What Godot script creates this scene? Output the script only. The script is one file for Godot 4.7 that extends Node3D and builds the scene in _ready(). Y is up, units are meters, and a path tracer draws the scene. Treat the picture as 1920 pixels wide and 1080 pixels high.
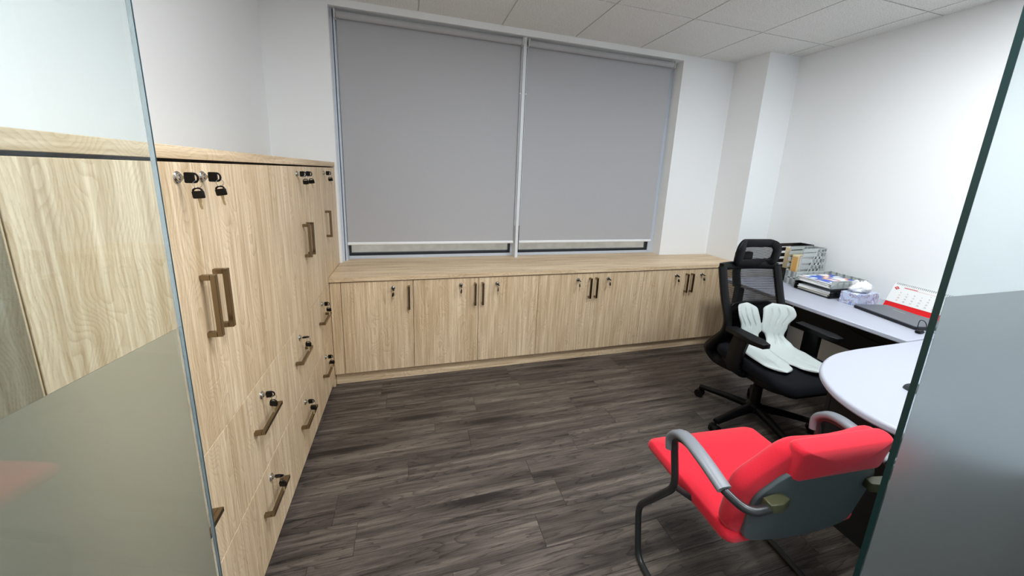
extends Node3D
# Office with oak-look cabinets. x runs along the window wall, y up, z towards the glass front.
# x = 0 is the face of the tall cabinets, z = 0 the face of the low cabinets, y = 0 the floor.

const WALL_Z := -0.401
const FRAME_Z := -0.517
const CEIL := 2.579
const RIGHT_X := 3.747
const LEFT_X := -0.385
const BACK_Z := 4.3
const PANE_Z := 2.058
const FILM_Y := 1.30
const DESK_Y := 0.735

var rng := RandomNumberGenerator.new()
var M := {}
var taken := {}

# ---------------------------------------------------------------- mesh builder
class MB:
	var v := PackedVector3Array()
	var n := PackedVector3Array()
	var t := PackedVector2Array()
	var grain := 1
	var uvo := Vector2.ZERO
	var at := Transform3D.IDENTITY

	func tri(a: Vector3, b: Vector3, c: Vector3, na: Vector3, nb: Vector3, nc: Vector3, ta := Vector2.ZERO, tb := Vector2.ZERO, tc := Vector2.ZERO) -> void:
		var f := (b - a).cross(c - a)
		if f.length_squared() < 1e-18:
			return
		if f.dot(na + nb + nc) > 0.0:
			var s := b; b = c; c = s
			s = nb; nb = nc; nc = s
			var q := tb; tb = tc; tc = q
		v.append_array([at * a, at * b, at * c])
		n.append_array([(at.basis * na).normalized(), (at.basis * nb).normalized(), (at.basis * nc).normalized()])
		t.append_array([ta, tb, tc])

	func quad(a: Vector3, b: Vector3, c: Vector3, d: Vector3, na: Vector3, nb: Vector3, nc: Vector3, nd: Vector3, ta := Vector2.ZERO, tb := Vector2(1, 0), tc := Vector2(1, 1), td := Vector2(0, 1)) -> void:
		tri(a, b, c, na, nb, nc, ta, tb, tc)
		tri(a, c, d, na, nc, nd, ta, tc, td)

	func flat(a: Vector3, b: Vector3, c: Vector3, d: Vector3, nn: Vector3, ta := Vector2(0, 1), tb := Vector2(1, 1), tc := Vector2(1, 0), td := Vector2(0, 0)) -> void:
		quad(a, b, c, d, nn, nn, nn, nn, ta, tb, tc, td)

	func uv(p: Vector3, axis: int) -> Vector2:
		var g := grain
		if g == axis:
			g = 1 if axis != 1 else 2
		var o := 3 - axis - g
		return Vector2(p[o], p[g]) + uvo

	# box with chamfered, softly shaded edges
	func box(c: Vector3, s: Vector3, bevel := 0.001) -> MB:
		var h := s * 0.5
		var b: float = min(bevel, min(h.x, min(h.y, h.z)) * 0.9)
		for ax in 3:
			var u := (ax + 1) % 3
			var w := (ax + 2) % 3
			for sg in [-1.0, 1.0]:
				var nn := Vector3.ZERO; nn[ax] = sg
				var q := []
				for k in [[-1.0, -1.0], [1.0, -1.0], [1.0, 1.0], [-1.0, 1.0]]:
					var p := Vector3.ZERO
					p[ax] = sg * h[ax]; p[u] = k[0] * (h[u] - b); p[w] = k[1] * (h[w] - b)
					q.append(c + p)
				flat(q[0], q[1], q[2], q[3], nn, uv(q[0], ax), uv(q[1], ax), uv(q[2], ax), uv(q[3], ax))
		if b > 0.0:
			for ax in 3:
				var u := (ax + 1) % 3
				var w := (ax + 2) % 3
				for su in [-1.0, 1.0]:
					for sw in [-1.0, 1.0]:
						var nu := Vector3.ZERO; nu[u] = su
						var nw := Vector3.ZERO; nw[w] = sw
						var p := []
						for e in [-1.0, 1.0]:
							var a := Vector3.ZERO
							a[ax] = e * (h[ax] - b); a[u] = su * h[u]; a[w] = sw * (h[w] - b)
							p.append(c + a)
							a[u] = su * (h[u] - b); a[w] = sw * h[w]
							p.append(c + a)
						quad(p[0], p[2], p[3], p[1], nu, nu, nw, nw, uv(p[0], u), uv(p[2], u), uv(p[3], u), uv(p[1], u))
			for sx in [-1.0, 1.0]:
				for sy in [-1.0, 1.0]:
					for sz in [-1.0, 1.0]:
						var px := c + Vector3(sx * h.x, sy * (h.y - b), sz * (h.z - b))
						var py := c + Vector3(sx * (h.x - b), sy * h.y, sz * (h.z - b))
						var pz := c + Vector3(sx * (h.x - b), sy * (h.y - b), sz * h.z)
						tri(px, py, pz, Vector3(sx, 0, 0), Vector3(0, sy, 0), Vector3(0, 0, sz))
		return self

	func lohi(lo: Vector3, hi: Vector3, bevel := 0.001) -> MB:
		return box((lo + hi) * 0.5, (hi - lo).abs(), bevel)

	# smooth surface through rows of points; wrap joins the last column to the first
	func grid(rows: Array, wrap := false, out_from = null) -> MB:
		var R := rows.size()
		var C: int = rows[0].size()
		var nm := []
		for i in R:
			var r := PackedVector3Array(); r.resize(C); nm.append(r)
		var cols := C if wrap else C - 1
		var sum := 0.0
		var mid := Vector3.ZERO
		for r in rows:
			for p in r: mid += p
		mid /= float(R * C)
		if out_from != null: mid = out_from
		for i in R - 1:
			for j in cols:
				var k := (j + 1) % C
				var a: Vector3 = rows[i][j]
				var b: Vector3 = rows[i][k]
				var c: Vector3 = rows[i + 1][k]
				var d: Vector3 = rows[i + 1][j]
				var f := (b - a).cross(d - a) + (c - b).cross(d - b)
				sum += f.dot((a + c) * 0.5 - mid)
				nm[i][j] += f; nm[i][k] += f; nm[i + 1][k] += f; nm[i + 1][j] += f
		var sg := 1.0 if sum >= 0.0 else -1.0
		# columns collapsed to a point share a normal
		for i in [0, R - 1]:
			if rows[i][0].distance_to(rows[i][C / 2]) < 1e-6:
				var s := Vector3.ZERO
				for j in C: s += nm[i][j]
				for j in C: nm[i][j] = s
		for i in R - 1:
			for j in cols:
				var k := (j + 1) % C
				var u0 := float(j) / cols
				var u1 := float(j + 1) / cols
				var v0 := float(i) / (R - 1)
				var v1 := float(i + 1) / (R - 1)
				quad(rows[i][j], rows[i][k], rows[i + 1][k], rows[i + 1][j], nm[i][j] * sg, nm[i][k] * sg, nm[i + 1][k] * sg, nm[i + 1][j] * sg, Vector2(u0, v0) + uvo, Vector2(u1, v0) + uvo, Vector2(u1, v1) + uvo, Vector2(u0, v1) + uvo)
		return self

	# profile swept along a path; the profile is closed
	func sweep(path: Array, prof: Array, up := Vector3.UP, taper = null, caps := true) -> MB:
		var rows := []
		var frame := []
		var N := path.size()
		var side := Vector3.ZERO
		for i in N:
			var d: Vector3 = (path[min(i + 1, N - 1)] - path[max(i - 1, 0)]).normalized()
			var s := d.cross(up)
			if s.length() < 0.05:
				s = side if side != Vector3.ZERO else d.cross(Vector3.RIGHT if abs(d.x) < 0.9 else Vector3.BACK)
				s = (s - d * s.dot(d))
			s = s.normalized()
			if side != Vector3.ZERO and s.dot(side) < 0.0: s = -s
			side = s
			var w := s.cross(d).normalized()
			var k: float = 1.0 if taper == null else taper.call(float(i) / (N - 1))
			var r := PackedVector3Array()
			for q in prof:
				r.append(path[i] + (s * q.x + w * q.y) * k)
			rows.append(r)
			frame.append(d)
		# each row is far from the whole's middle on bent paths: orient by the path
		var nrm := []
		var C: int = rows[0].size()
		for i in N:
			var rr := PackedVector3Array()
			for j in C:
				var a: Vector3 = rows[i][(j + C - 1) % C]
				var b: Vector3 = rows[i][(j + 1) % C]
				var q: Vector3 = frame[i].cross(b - a).normalized()
				var away: Vector3 = rows[i][j] - path[i]
				if q.dot(away) < 0.0: q = -q
				rr.append(q)
			nrm.append(rr)
		for i in N - 1:
			for j in C:
				var k := (j + 1) % C
				quad(rows[i][j], rows[i][k], rows[i + 1][k], rows[i + 1][j], nrm[i][j], nrm[i][k], nrm[i + 1][k], nrm[i + 1][j])
		if caps:
			for e in [0, N - 1]:
				var nn: Vector3 = frame[e] * (-1.0 if e == 0 else 1.0)
				for j in C:
					tri(path[e], rows[e][j], rows[e][(j + 1) % C], nn, nn, nn)
		return self

	func tube(path: Array, r: float, seg := 10, up := Vector3.UP, taper = null) -> MB:
		var prof := []
		for i in seg:
			prof.append(Vector2(cos(TAU * i / seg), sin(TAU * i / seg)) * r)
		return sweep(path, prof, up, taper)

	# profile of (radius, height) turned about the y axis
	func lathe(prof: Array, seg := 20) -> MB:
		for i in prof.size() - 1:
			var a: Vector2 = prof[i]
			var b: Vector2 = prof[i + 1]
			var d := b - a
			var m := Vector2(d.y, -d.x).normalized()
			for j in seg:
				var t0 := TAU * j / seg
				var t1 := TAU * (j + 1) / seg
				var c0 := Vector3(cos(t0), 0, sin(t0))
				var c1 := Vector3(cos(t1), 0, sin(t1))
				var n0 := c0 * m.x + Vector3.UP * m.y
				var n1 := c1 * m.x + Vector3.UP * m.y
				quad(c0 * a.x + Vector3.UP * a.y, c1 * a.x + Vector3.UP * a.y, c1 * b.x + Vector3.UP * b.y, c0 * b.x + Vector3.UP * b.y, n0, n1, n1, n0)
		return self

	# outline in (x, z) made into a plate from y0 to y1 with rounded rim
	func plate(o: PackedVector2Array, y0: float, y1: float, rim := 0.002, steps := 2) -> MB:
		var N := o.size()
		var nr := PackedVector2Array()
		var area := 0.0
		for i in N:
			area += o[i].cross(o[(i + 1) % N])
		var sg := 1.0 if area > 0.0 else -1.0
		for i in N:
			var a := (o[i] - o[(i + N - 1) % N]).normalized()
			var b := (o[(i + 1) % N] - o[i]).normalized()
			var d := (a + b).normalized()
			nr.append(Vector2(d.y, -d.x) * sg)
		var ring := []
		for s in steps + 1:
			var an := PI / 2 * s / steps
			ring.append([rim * (1.0 - sin(an)), y0 + rim * (1.0 - cos(an)), Vector2(sin(an), -cos(an))])
		for s in steps + 1:
			var an := PI / 2 * s / steps
			ring.append([rim * (1.0 - cos(an)), y1 - rim * (1.0 - sin(an)), Vector2(cos(an), sin(an))])
		for k in ring.size() - 1:
			for i in N:
				var j := (i + 1) % N
				var p := []
				for e in [[k, i], [k, j], [k + 1, j], [k + 1, i]]:
					var q: Vector2 = o[e[1]] - nr[e[1]] * ring[e[0]][0]
					var w: Vector2 = ring[e[0]][2]
					p.append([Vector3(q.x, ring[e[0]][1], q.y), Vector3(nr[e[1]].x * w.x, w.y, nr[e[1]].y * w.x)])
				quad(p[0][0], p[1][0], p[2][0], p[3][0], p[0][1], p[1][1], p[2][1], p[3][1], uv(p[0][0], 1), uv(p[1][0], 1), uv(p[2][0], 1), uv(p[3][0], 1))
		var ins := PackedVector2Array()
		for i in N:
			ins.append(o[i] - nr[i] * rim)
		var ix := Geometry2D.triangulate_polygon(ins)
		for k in range(0, ix.size(), 3):
			for e in [[y0, Vector3.DOWN], [y1, Vector3.UP]]:
				var p := []
				for m in 3:
					p.append(Vector3(ins[ix[k + m]].x, e[0], ins[ix[k + m]].y))
				tri(p[0], p[1], p[2], e[1], e[1], e[1], uv(p[0], 1), uv(p[1], 1), uv(p[2], 1))
		return self

	# soft slab: outline in (x, y), thickness along z, rounded rim, crowned faces, then bent by a callable
	func pad(o: PackedVector2Array, thick: float, rim: float, bend: Callable, crown := 0.0, rings := 7) -> MB:
		var c := Vector2.ZERO
		for p in o: c += p
		c /= o.size()
		var rows := []
		var prof := []  # (inset share, z)
		for s in rings:
			prof.append(Vector2(1.0 - float(s) / rings, -1.0))
		for s in range(1, 8):
			var an := PI * s / 8.0
			prof.append(Vector2(-sin(an), -cos(an)))
		for s in rings:
			prof.append(Vector2(float(s + 1) / rings, 1.0))
		var mr := 0.0
		for p in o: mr = max(mr, (p - c).length())
		for q in prof:
			var r := PackedVector3Array()
			for p in o:
				var d := p - c
				var L := d.length()
				var e: Vector2
				var z: float
				if q.x < 0.0:
					e = c + d * ((L - rim + rim * -q.x) / L)
					z = q.y * thick * 0.5
				else:
					var inner := c + d * ((L - rim) / L)
					e = inner.lerp(c, q.x)
					z = q.y * (thick * 0.5 + crown * (1.0 - pow(1.0 - q.x, 2.0)))
				r.append(bend.call(Vector3(e.x, e.y, z)))
			rows.append(r)
		# first row must start at the centre
		return grid(rows, true)

	# flat plate of an outline in (x, y), half thickness h along z
	func plate_z(o: PackedVector2Array, h: float) -> MB:
		var keep := at
		at = keep * Transform3D(Basis(Vector3(1, 0, 0), Vector3(0, 0, -1), Vector3(0, 1, 0)), Vector3.ZERO)
		plate(o, -h, h, minf(0.0003, h * 0.3), 1)
		at = keep
		return self

	func mesh() -> ArrayMesh:
		var a := []
		a.resize(Mesh.ARRAY_MAX)
		a[Mesh.ARRAY_VERTEX] = v
		a[Mesh.ARRAY_NORMAL] = n
		a[Mesh.ARRAY_TEX_UV] = t
		var m := ArrayMesh.new()
		m.add_surface_from_arrays(Mesh.PRIMITIVE_TRIANGLES, a)
		return m

# ---------------------------------------------------------------- scene helpers
func numbered(called: String) -> String:
	if not taken.has(called):
		taken[called] = 0
		return called
	taken[called] += 1
	return "%s_%03d" % [called, taken[called]]

func thing(called: String, label: String, category: String, at := Vector3.ZERO, turn := 0.0, group := "") -> Node3D:
	var o := Node3D.new()
	o.name = numbered(called)
	add_child(o)
	o.position = at
	o.rotation_degrees.y = turn
	tag(o, label, category, group)
	return o

func tag(o: Node, label: String, category := "", group := "") -> void:
	o.set_meta("label", label)
	if category: o.set_meta("category", category)
	if group: o.set_meta("group", group)

func part(parent: Node, called: String, m, mat: Material, at := Vector3.ZERO) -> MeshInstance3D:
	var o := MeshInstance3D.new()
	o.name = called if parent != self else numbered(called)
	o.mesh = m.mesh() if m is MB else m
	o.material_override = null
	for s in o.mesh.get_surface_count():
		o.set_surface_override_material(s, mat)
	o.position = at
	parent.add_child(o, true)
	return o

func struct(called: String, label := "") -> Node3D:
	var o := Node3D.new()
	o.name = called
	add_child(o)
	o.set_meta("kind", "structure")
	if label: o.set_meta("label", label)
	return o

func lh(a: Vector3, b: Vector3, bevel := 0.001) -> MB:
	return MB.new().lohi(a, b, bevel)

func wood(a: Vector3, b: Vector3, grain := 1, bevel := 0.0012) -> MB:
	var m := MB.new()
	m.grain = grain
	m.uvo = Vector2(rng.randf() * 7.0, rng.randf() * 7.0)
	return m.lohi(a, b, bevel)

func fillet(p: Array, r: float, seg := 6) -> Array:
	var out := [p[0]]
	for i in range(1, p.size() - 1):
		var a: Vector3 = p[i - 1]
		var b: Vector3 = p[i]
		var c: Vector3 = p[i + 1]
		var k: float = min(r, min((a - b).length(), (c - b).length()) * 0.48)
		var s := b + (a - b).normalized() * k
		var e := b + (c - b).normalized() * k
		for j in seg + 1:
			var t := float(j) / seg
			out.append(s.lerp(b, t).lerp(b.lerp(e, t), t))
	out.append(p[-1])
	return out

func curve(p: Array, per := 8) -> Array:
	var out := []
	var N := p.size()
	for i in N - 1:
		var a: Vector3 = p[max(i - 1, 0)]
		var b: Vector3 = p[i]
		var c: Vector3 = p[i + 1]
		var d: Vector3 = p[min(i + 2, N - 1)]
		for j in per:
			out.append(b.cubic_interpolate(c, a, d, float(j) / per))
	out.append(p[-1])
	return out

func rrect(w: float, h: float, r: float, seg := 6, c := Vector2.ZERO, r_top := -1.0) -> PackedVector2Array:
	var o := PackedVector2Array()
	for k in 4:
		var rr := r_top if (r_top >= 0.0 and k < 2) else r
		var cc := c + Vector2((w / 2 - rr) * [1, -1, -1, 1][k], (h / 2 - rr) * [1, 1, -1, -1][k])
		for i in seg + 1:
			var an := PI / 2 * (k + float(i) / seg)
			o.append(cc + Vector2(cos(an), sin(an)) * rr)
	return o

# polygon with its corners rounded
func soft(p: Array, r: float, seg := 6) -> PackedVector2Array:
	var o := PackedVector2Array()
	var N := p.size()
	for i in N:
		var a: Vector2 = p[(i + N - 1) % N]
		var b: Vector2 = p[i]
		var c: Vector2 = p[(i + 1) % N]
		var s := b + (a - b).normalized() * r
		var e := b + (c - b).normalized() * r
		if (a - s).length() > 0.05:
			var prev := a + (b - a).normalized() * r
			for k in range(1, 4): o.append(prev.lerp(s, k / 4.0))
		for j in seg + 1:
			var t := float(j) / seg
			o.append(s.lerp(b, t).lerp(b.lerp(e, t), t))
	return o

# ---------------------------------------------------------------- materials
func mat(c: Color, rough := 0.6, metal := 0.0, spec := 0.5) -> StandardMaterial3D:
	var m := StandardMaterial3D.new()
	m.albedo_color = c
	m.roughness = rough
	m.metallic = metal
	m.metallic_specular = spec
	return m

func noise_bytes(w: int, h: int, freq: float, sd: int, oct := 3, small_h := 0, small_w := 0) -> PackedByteArray:
	var f := FastNoiseLite.new()
	f.seed = sd
	f.frequency = freq
	f.fractal_octaves = oct
	var im := f.get_seamless_image(small_w if small_w else w, small_h if small_h else h, false, false, 0.15)
	im.convert(Image.FORMAT_L8)
	if im.get_width() != w or im.get_height() != h:
		im.resize(w, h, Image.INTERPOLATE_CUBIC)
	return im.get_data()

# oak-look laminate: grain along v; texture covers 1.2 m across and 1.6 m along
func oak_texture() -> ImageTexture:
	var W := 1024
	var H := 1024
	var fine := noise_bytes(W, H, 0.13, 11, 3, 40)
	var mid := noise_bytes(W, H, 0.045, 12, 3, 48)
	var warp := noise_bytes(W, H, 0.006, 13, 2)
	var pore := noise_bytes(W, H, 0.45, 14, 1, 128)
	var bands := noise_bytes(W, H, 0.012, 15, 2, 24)
	var d := PackedByteArray()
	d.resize(W * H * 3)
	var dark := Vector3(187, 158, 121)
	var light := Vector3(242, 219, 186)
	var boards := 7
	var bc := [0.42, 0.7, 0.2, 0.55, 0.35, 0.8, 0.5]
	var bs := [0.9, -0.6, 1.3, 0.35, -1.1, 0.7, -0.4]
	for y in H:
		var vv := float(y) / H
		for x in W:
			var i := y * W + x
			var u := float(x) / W * boards
			var b := int(u)
			var wv := (warp[i] / 255.0 - 0.5)
			var lx: float = (u - b) - bc[b] + wv * 0.55
			var dep: float = 0.12 + absf(fmod(vv * absf(bs[b]) * 2.0, 2.0) - 1.0) * 1.1
			var r := sqrt(lx * lx * 5.0 + dep * dep * 0.35) * 9.0 + wv * 3.2
			var saw := r - floorf(r)
			saw = saw * saw * saw
			var f := fine[i] / 255.0
			var md := mid[i] / 255.0
			var bd := bands[i] / 255.0
			var t := 0.62 + (f - 0.5) * 0.55 + (md - 0.5) * 0.75 + (bd - 0.5) * 0.40 - saw * 0.34
			if pore[i] < 84: t -= 0.12
			t = clampf(t, 0.0, 1.0)
			d[i * 3] = int(dark.x + (light.x - dark.x) * t)
			d[i * 3 + 1] = int(dark.y + (light.y - dark.y) * t)
			d[i * 3 + 2] = int(dark.z + (light.z - dark.z) * t)
	return ImageTexture.create_from_image(Image.create_from_data(W, H, false, Image.FORMAT_RGB8, d))

# dark vinyl plank print: grain along v; covers 0.9 m across and 3.6 m along
func floor_texture() -> ImageTexture:
	var W := 768
	var H := 1536
	var fine := noise_bytes(W, H, 0.30, 31, 2, 70)
	var mid := noise_bytes(W, H, 0.040, 32, 3, 72)
	var warp := noise_bytes(W, H, 0.012, 33, 3, 260)
	var patch := noise_bytes(W, H, 0.014, 34, 2, 260)
	var pore := noise_bytes(W, H, 0.40, 35, 1, 120)
	var d := PackedByteArray()
	d.resize(W * H * 3)
	var kr := RandomNumberGenerator.new()
	kr.seed = 5
	var knots := []
	for k in 16:
		knots.append(Vector3(kr.randf() * W, kr.randf() * H, kr.randf_range(9.0, 22.0)))
	var kd := PackedFloat32Array()
	kd.resize(W * H)
	for k in knots:
		for dy in range(-150, 151):
			for dx in range(-44, 45):
				var q: float = Vector2(dx / k.z, dy / (k.z * 3.4)).length()
				if q < 2.0:
					var i := posmod(int(k.y) + dy, H) * W + posmod(int(k.x) + dx, W)
					kd[i] = maxf(kd[i], pow(1.0 - q * 0.5, 1.6))
	var dark := Vector3(34, 28, 26)
	var light := Vector3(132, 121, 110)
	for y in H:
		for x in W:
			var i := y * W + x
			var wv := warp[i] / 255.0 - 0.5
			var r := (float(x) / W * 16.0 + wv * 7.0) + kd[i] * 3.0
			var saw := r - floorf(r)
			saw = pow(saw, 5.0)
			var md := mid[i] / 255.0
			var pa := patch[i] / 255.0
			var t := 0.58 + (fine[i] / 255.0 - 0.5) * 0.32 + (md - 0.5) * 0.42 + (pa - 0.5) * 0.50 - saw * 0.34 - kd[i] * 0.50
			if pore[i] < 80: t -= 0.10
			if wv > 0.13 and pore[i] > 150: t += 0.10
			t = clampf(t, 0.0, 1.0)
			d[i * 3] = int(dark.x + (light.x - dark.x) * t)
			d[i * 3 + 1] = int(dark.y + (light.y - dark.y) * t)
			d[i * 3 + 2] = int(dark.z + (light.z - dark.z) * t)
	return ImageTexture.create_from_image(Image.create_from_data(W, H, false, Image.FORMAT_RGB8, d))

func ramp_noise(sz: int, freq: float, sd: int, cols: Array, offs: Array, type := FastNoiseLite.TYPE_SIMPLEX_SMOOTH, oct := 3, warp := 0.0, bump := false) -> NoiseTexture2D:
	var f := FastNoiseLite.new()
	f.seed = sd
	f.noise_type = type
	f.frequency = freq
	f.fractal_octaves = oct
	if warp > 0.0:
		f.domain_warp_enabled = true
		f.domain_warp_amplitude = warp
		f.domain_warp_frequency = freq * 0.8
	var t := NoiseTexture2D.new()
	t.width = sz
	t.height = sz
	t.seamless = true
	t.noise = f
	t.as_normal_map = bump
	if bump: t.bump_strength = 3.0
	if cols.size():
		var g := Gradient.new()
		g.colors = PackedColorArray(cols)
		g.offsets = PackedFloat32Array(offs)
		t.color_ramp = g
	return t

func textured(tex: Texture2D, rough: float, scale := Vector3.ONE, tri := false, world := false) -> StandardMaterial3D:
	var m := mat(Color.WHITE, rough)
	m.albedo_texture = tex
	m.uv1_scale = scale
	m.uv1_triplanar = tri
	m.uv1_world_triplanar = world
	return m

func relief(m: StandardMaterial3D, tex: Texture2D, cm: float) -> StandardMaterial3D:
	m.heightmap_enabled = true
	m.heightmap_texture = tex
	m.heightmap_scale = cm
	return m

func make_materials() -> void:
	M.oak = textured(oak_texture(), 0.42, Vector3(1.0 / 1.2, 1.0 / 1.6, 1))
	M.carcass = mat(Color8(48, 42, 36), 0.8)
	M.floor = textured(floor_texture(), 0.42, Vector3(1.0 / 0.9, 1.0 / 3.6, 1))
	M.subfloor = mat(Color8(24, 21, 20), 0.9)
	var grit := ramp_noise(512, 0.25, 3, [], [], FastNoiseLite.TYPE_SIMPLEX, 2)
	M.wall = relief(mat(Color8(245, 246, 246), 0.75), grit, 0.012)
	M.wall.uv1_triplanar = true
	M.wall.uv1_world_triplanar = true
	M.wall.uv1_scale = Vector3.ONE * 2.5
	M.tile = textured(ramp_noise(512, 0.11, 8, [Color8(186, 186, 180), Color8(234, 234, 230), Color8(240, 240, 237)], [0.0, 0.42, 1.0], FastNoiseLite.TYPE_SIMPLEX, 4), 0.95, Vector3.ONE * 1.7, true, true)
	relief(M.tile, ramp_noise(512, 0.14, 9, [], [], FastNoiseLite.TYPE_CELLULAR, 3), 0.12)
	M.tbar = mat(Color8(226, 227, 224), 0.5)
	M.blind = textured(ramp_noise(512, 0.35, 21, [Color8(172, 172, 174), Color8(184, 184, 187)], [0.2, 0.8], FastNoiseLite.TYPE_SIMPLEX, 2), 0.85, Vector3.ONE * 3.0, true)
	M.blind_bar = mat(Color8(236, 238, 240), 0.35)
	M.bracket = mat(Color8(205, 208, 205), 0.4)
	M.alu = mat(Color8(202, 209, 220), 0.38, 0.1)
	M.post = mat(Color8(224, 228, 232), 0.4)
	M.gasket = mat(Color8(22, 30, 40), 0.45)
	M.bronze = mat(Color8(142, 126, 102), 0.27, 1.0)
	M.chrome = mat(Color8(205, 203, 196), 0.18, 1.0)
	M.keyblade = mat(Color8(190, 174, 138), 0.4, 0.2)
	M.black = mat(Color8(8, 8, 9), 0.45, 0.0, 0.35)
	M.plastic = mat(Color8(7, 7, 8), 0.5, 0.0, 0.35)
	M.mesh = mat(Color8(10, 10, 12), 0.7, 0.0, 0.3)
	M.seatcloth = mat(Color8(8, 10, 16), 0.85, 0.0, 0.3)
	M.seatcloth.rim_enabled = true
	M.seatcloth.rim = 0.08
	var weave := ramp_noise(256, 0.42, 5, [], [], FastNoiseLite.TYPE_SIMPLEX, 2)
	var redtex := ramp_noise(256, 0.40, 6, [Color8(206, 16, 40), Color8(236, 32, 56)], [0.2, 0.8], FastNoiseLite.TYPE_SIMPLEX, 2)
	M.red = relief(textured(redtex, 0.88, Vector3.ONE * 5.0, true), weave, 0.05)
	M.red.rim_enabled = true
	M.red.rim = 0.3
	M.red.rim_tint = 0.6
	M.shell = relief(mat(Color8(82, 91, 94), 0.5), weave, 0.02)
	M.shell.uv1_triplanar = true
	M.shell.uv1_scale = Vector3.ONE * 6.0
	M.armpad = mat(Color8(120, 123, 128), 0.42)
	M.tube = mat(Color8(52, 54, 55), 0.34, 0.4)
	M.lug = mat(Color8(66, 68, 44), 0.5)
	M.desk = mat(Color8(178, 181, 193), 0.4)
	M.panel = mat(Color8(13, 13, 14), 0.6)
	M.steel = mat(Color8(40, 41, 43), 0.45, 0.5)
	M.cushion = mat(Color8(184, 191, 188), 0.5)
	M.traygrey = mat(Color8(178, 184, 182), 0.45)
	M.trayblack = mat(Color8(14, 14, 15), 0.4)
	M.paper = mat(Color8(236, 236, 233), 0.8)
	M.paper2 = mat(Color8(214, 216, 220), 0.8)
	M.cream = mat(Color8(224, 208, 168), 0.8)
	M.manila = mat(Color8(206, 160, 92), 0.8)
	M.magazine = textured(ramp_noise(256, 0.0045, 44, [Color8(240, 244, 250), Color8(40, 84, 190), Color8(66, 110, 214), Color8(238, 150, 110), Color8(250, 250, 250)], [0.25, 0.36, 0.55, 0.66, 0.74], FastNoiseLite.TYPE_SIMPLEX_SMOOTH, 2, 45.0), 0.35)
	M.pattern = textured(ramp_noise(256, 0.016, 51, [Color8(226, 228, 238), Color8(72, 98, 164), Color8(178, 192, 224), Color8(230, 230, 238), Color8(120, 102, 124), Color8(196, 206, 230)], [0.25, 0.38, 0.44, 0.54, 0.62, 0.70], FastNoiseLite.TYPE_SIMPLEX_SMOOTH, 1, 70.0), 0.5, Vector3.ONE * 3.2, true)
	M.tissue = mat(Color8(246, 247, 249), 0.9)
	M.laptop = mat(Color8(104, 108, 116), 0.38, 0.4)
	M.laptop_dark = mat(Color8(18, 20, 26), 0.45)
	M.calred = mat(Color8(222, 14, 20), 0.5)
	M.ink = mat(Color8(92, 94, 98), 0.7)
	M.redink = mat(Color8(206, 40, 52), 0.6)
	M.wire = mat(Color8(96, 98, 102), 0.35, 0.7)
	M.concrete = textured(ramp_noise(512, 0.02, 61, [Color8(178, 175, 166), Color8(196, 193, 184)], [0.2, 0.8], FastNoiseLite.TYPE_SIMPLEX, 4), 0.9, Vector3.ONE * 0.5, true, true)
	M.mouse = mat(Color8(52, 58, 60), 0.4)
	# glass
	M.glass = mat(Color(0.935, 0.977, 0.982, 0.0), 0.0)
	M.glass.transparency = BaseMaterial3D.TRANSPARENCY_ALPHA
	M.glass.refraction_enabled = true
	M.glass.refraction_scale = 0.05
	M.frost = mat(Color(0.955, 0.985, 0.99, 0.02), 0.36)
	M.frost.transparency = BaseMaterial3D.TRANSPARENCY_ALPHA
	M.frost.refraction_enabled = true
	M.frost.refraction_scale = 0.04
	M.edge = mat(Color8(5, 46, 46), 0.3)
	M.edge_pale = mat(Color8(34, 62, 70), 0.35)
	M.pane = mat(Color(0.9, 0.95, 0.95, 0.08), 0.02)
	M.pane.transparency = BaseMaterial3D.TRANSPARENCY_ALPHA
	M.lamp = mat(Color8(250, 250, 250), 0.6)
	M.lamp.emission_enabled = true
	M.lamp.emission = Color8(246, 251, 255)
	M.lamp.emission_energy_multiplier = 3.0

# ---------------------------------------------------------------- camera and light
func make_view() -> void:
	var cam := Camera3D.new()
	cam.name = "camera"
	add_child(cam)
	cam.position = Vector3(0.5205, 1.4914, 2.4502)
	cam.rotation = Vector3(-0.20524, -0.28655, 0.04309)
	var f := 664.88
	cam.projection = Camera3D.PROJECTION_FRUSTUM
	cam.near = 0.05
	cam.far = 60.0
	cam.size = 1080.0 / f * cam.near
	cam.frustum_offset = Vector2((960.0 - 963.18) / f, -(540.0 - 466.475) / f) * cam.near
	cam.current = true
	var env := Environment.new()
	env.background_mode = Environment.BG_COLOR
	env.background_color = Color8(128, 129, 129)
	env.background_energy_multiplier = 2.4
	env.tonemap_mode = Environment.TONE_MAPPER_LINEAR
	env.tonemap_exposure = 1.75
	env.sdfgi_enabled = true
	env.ssao_enabled = true
	env.ssil_enabled = true
	var we := WorldEnvironment.new()
	we.name = "environment"
	we.environment = env
	add_child(we)
	ceiling_lamp(2.693, 1.7, 2.0, "square recessed light panel in ceiling above the white return desk")
	ceiling_lamp(0.893, 1.7, 1.7, "square recessed light panel in ceiling above the open floor by the glass door")
	ceiling_lamp(1.493, 3.1, 1.5, "added unseen fill light panel in ceiling outside the glass front")  # added fill lamp in the unseen corridor, for frontal light on the cabinets

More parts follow.
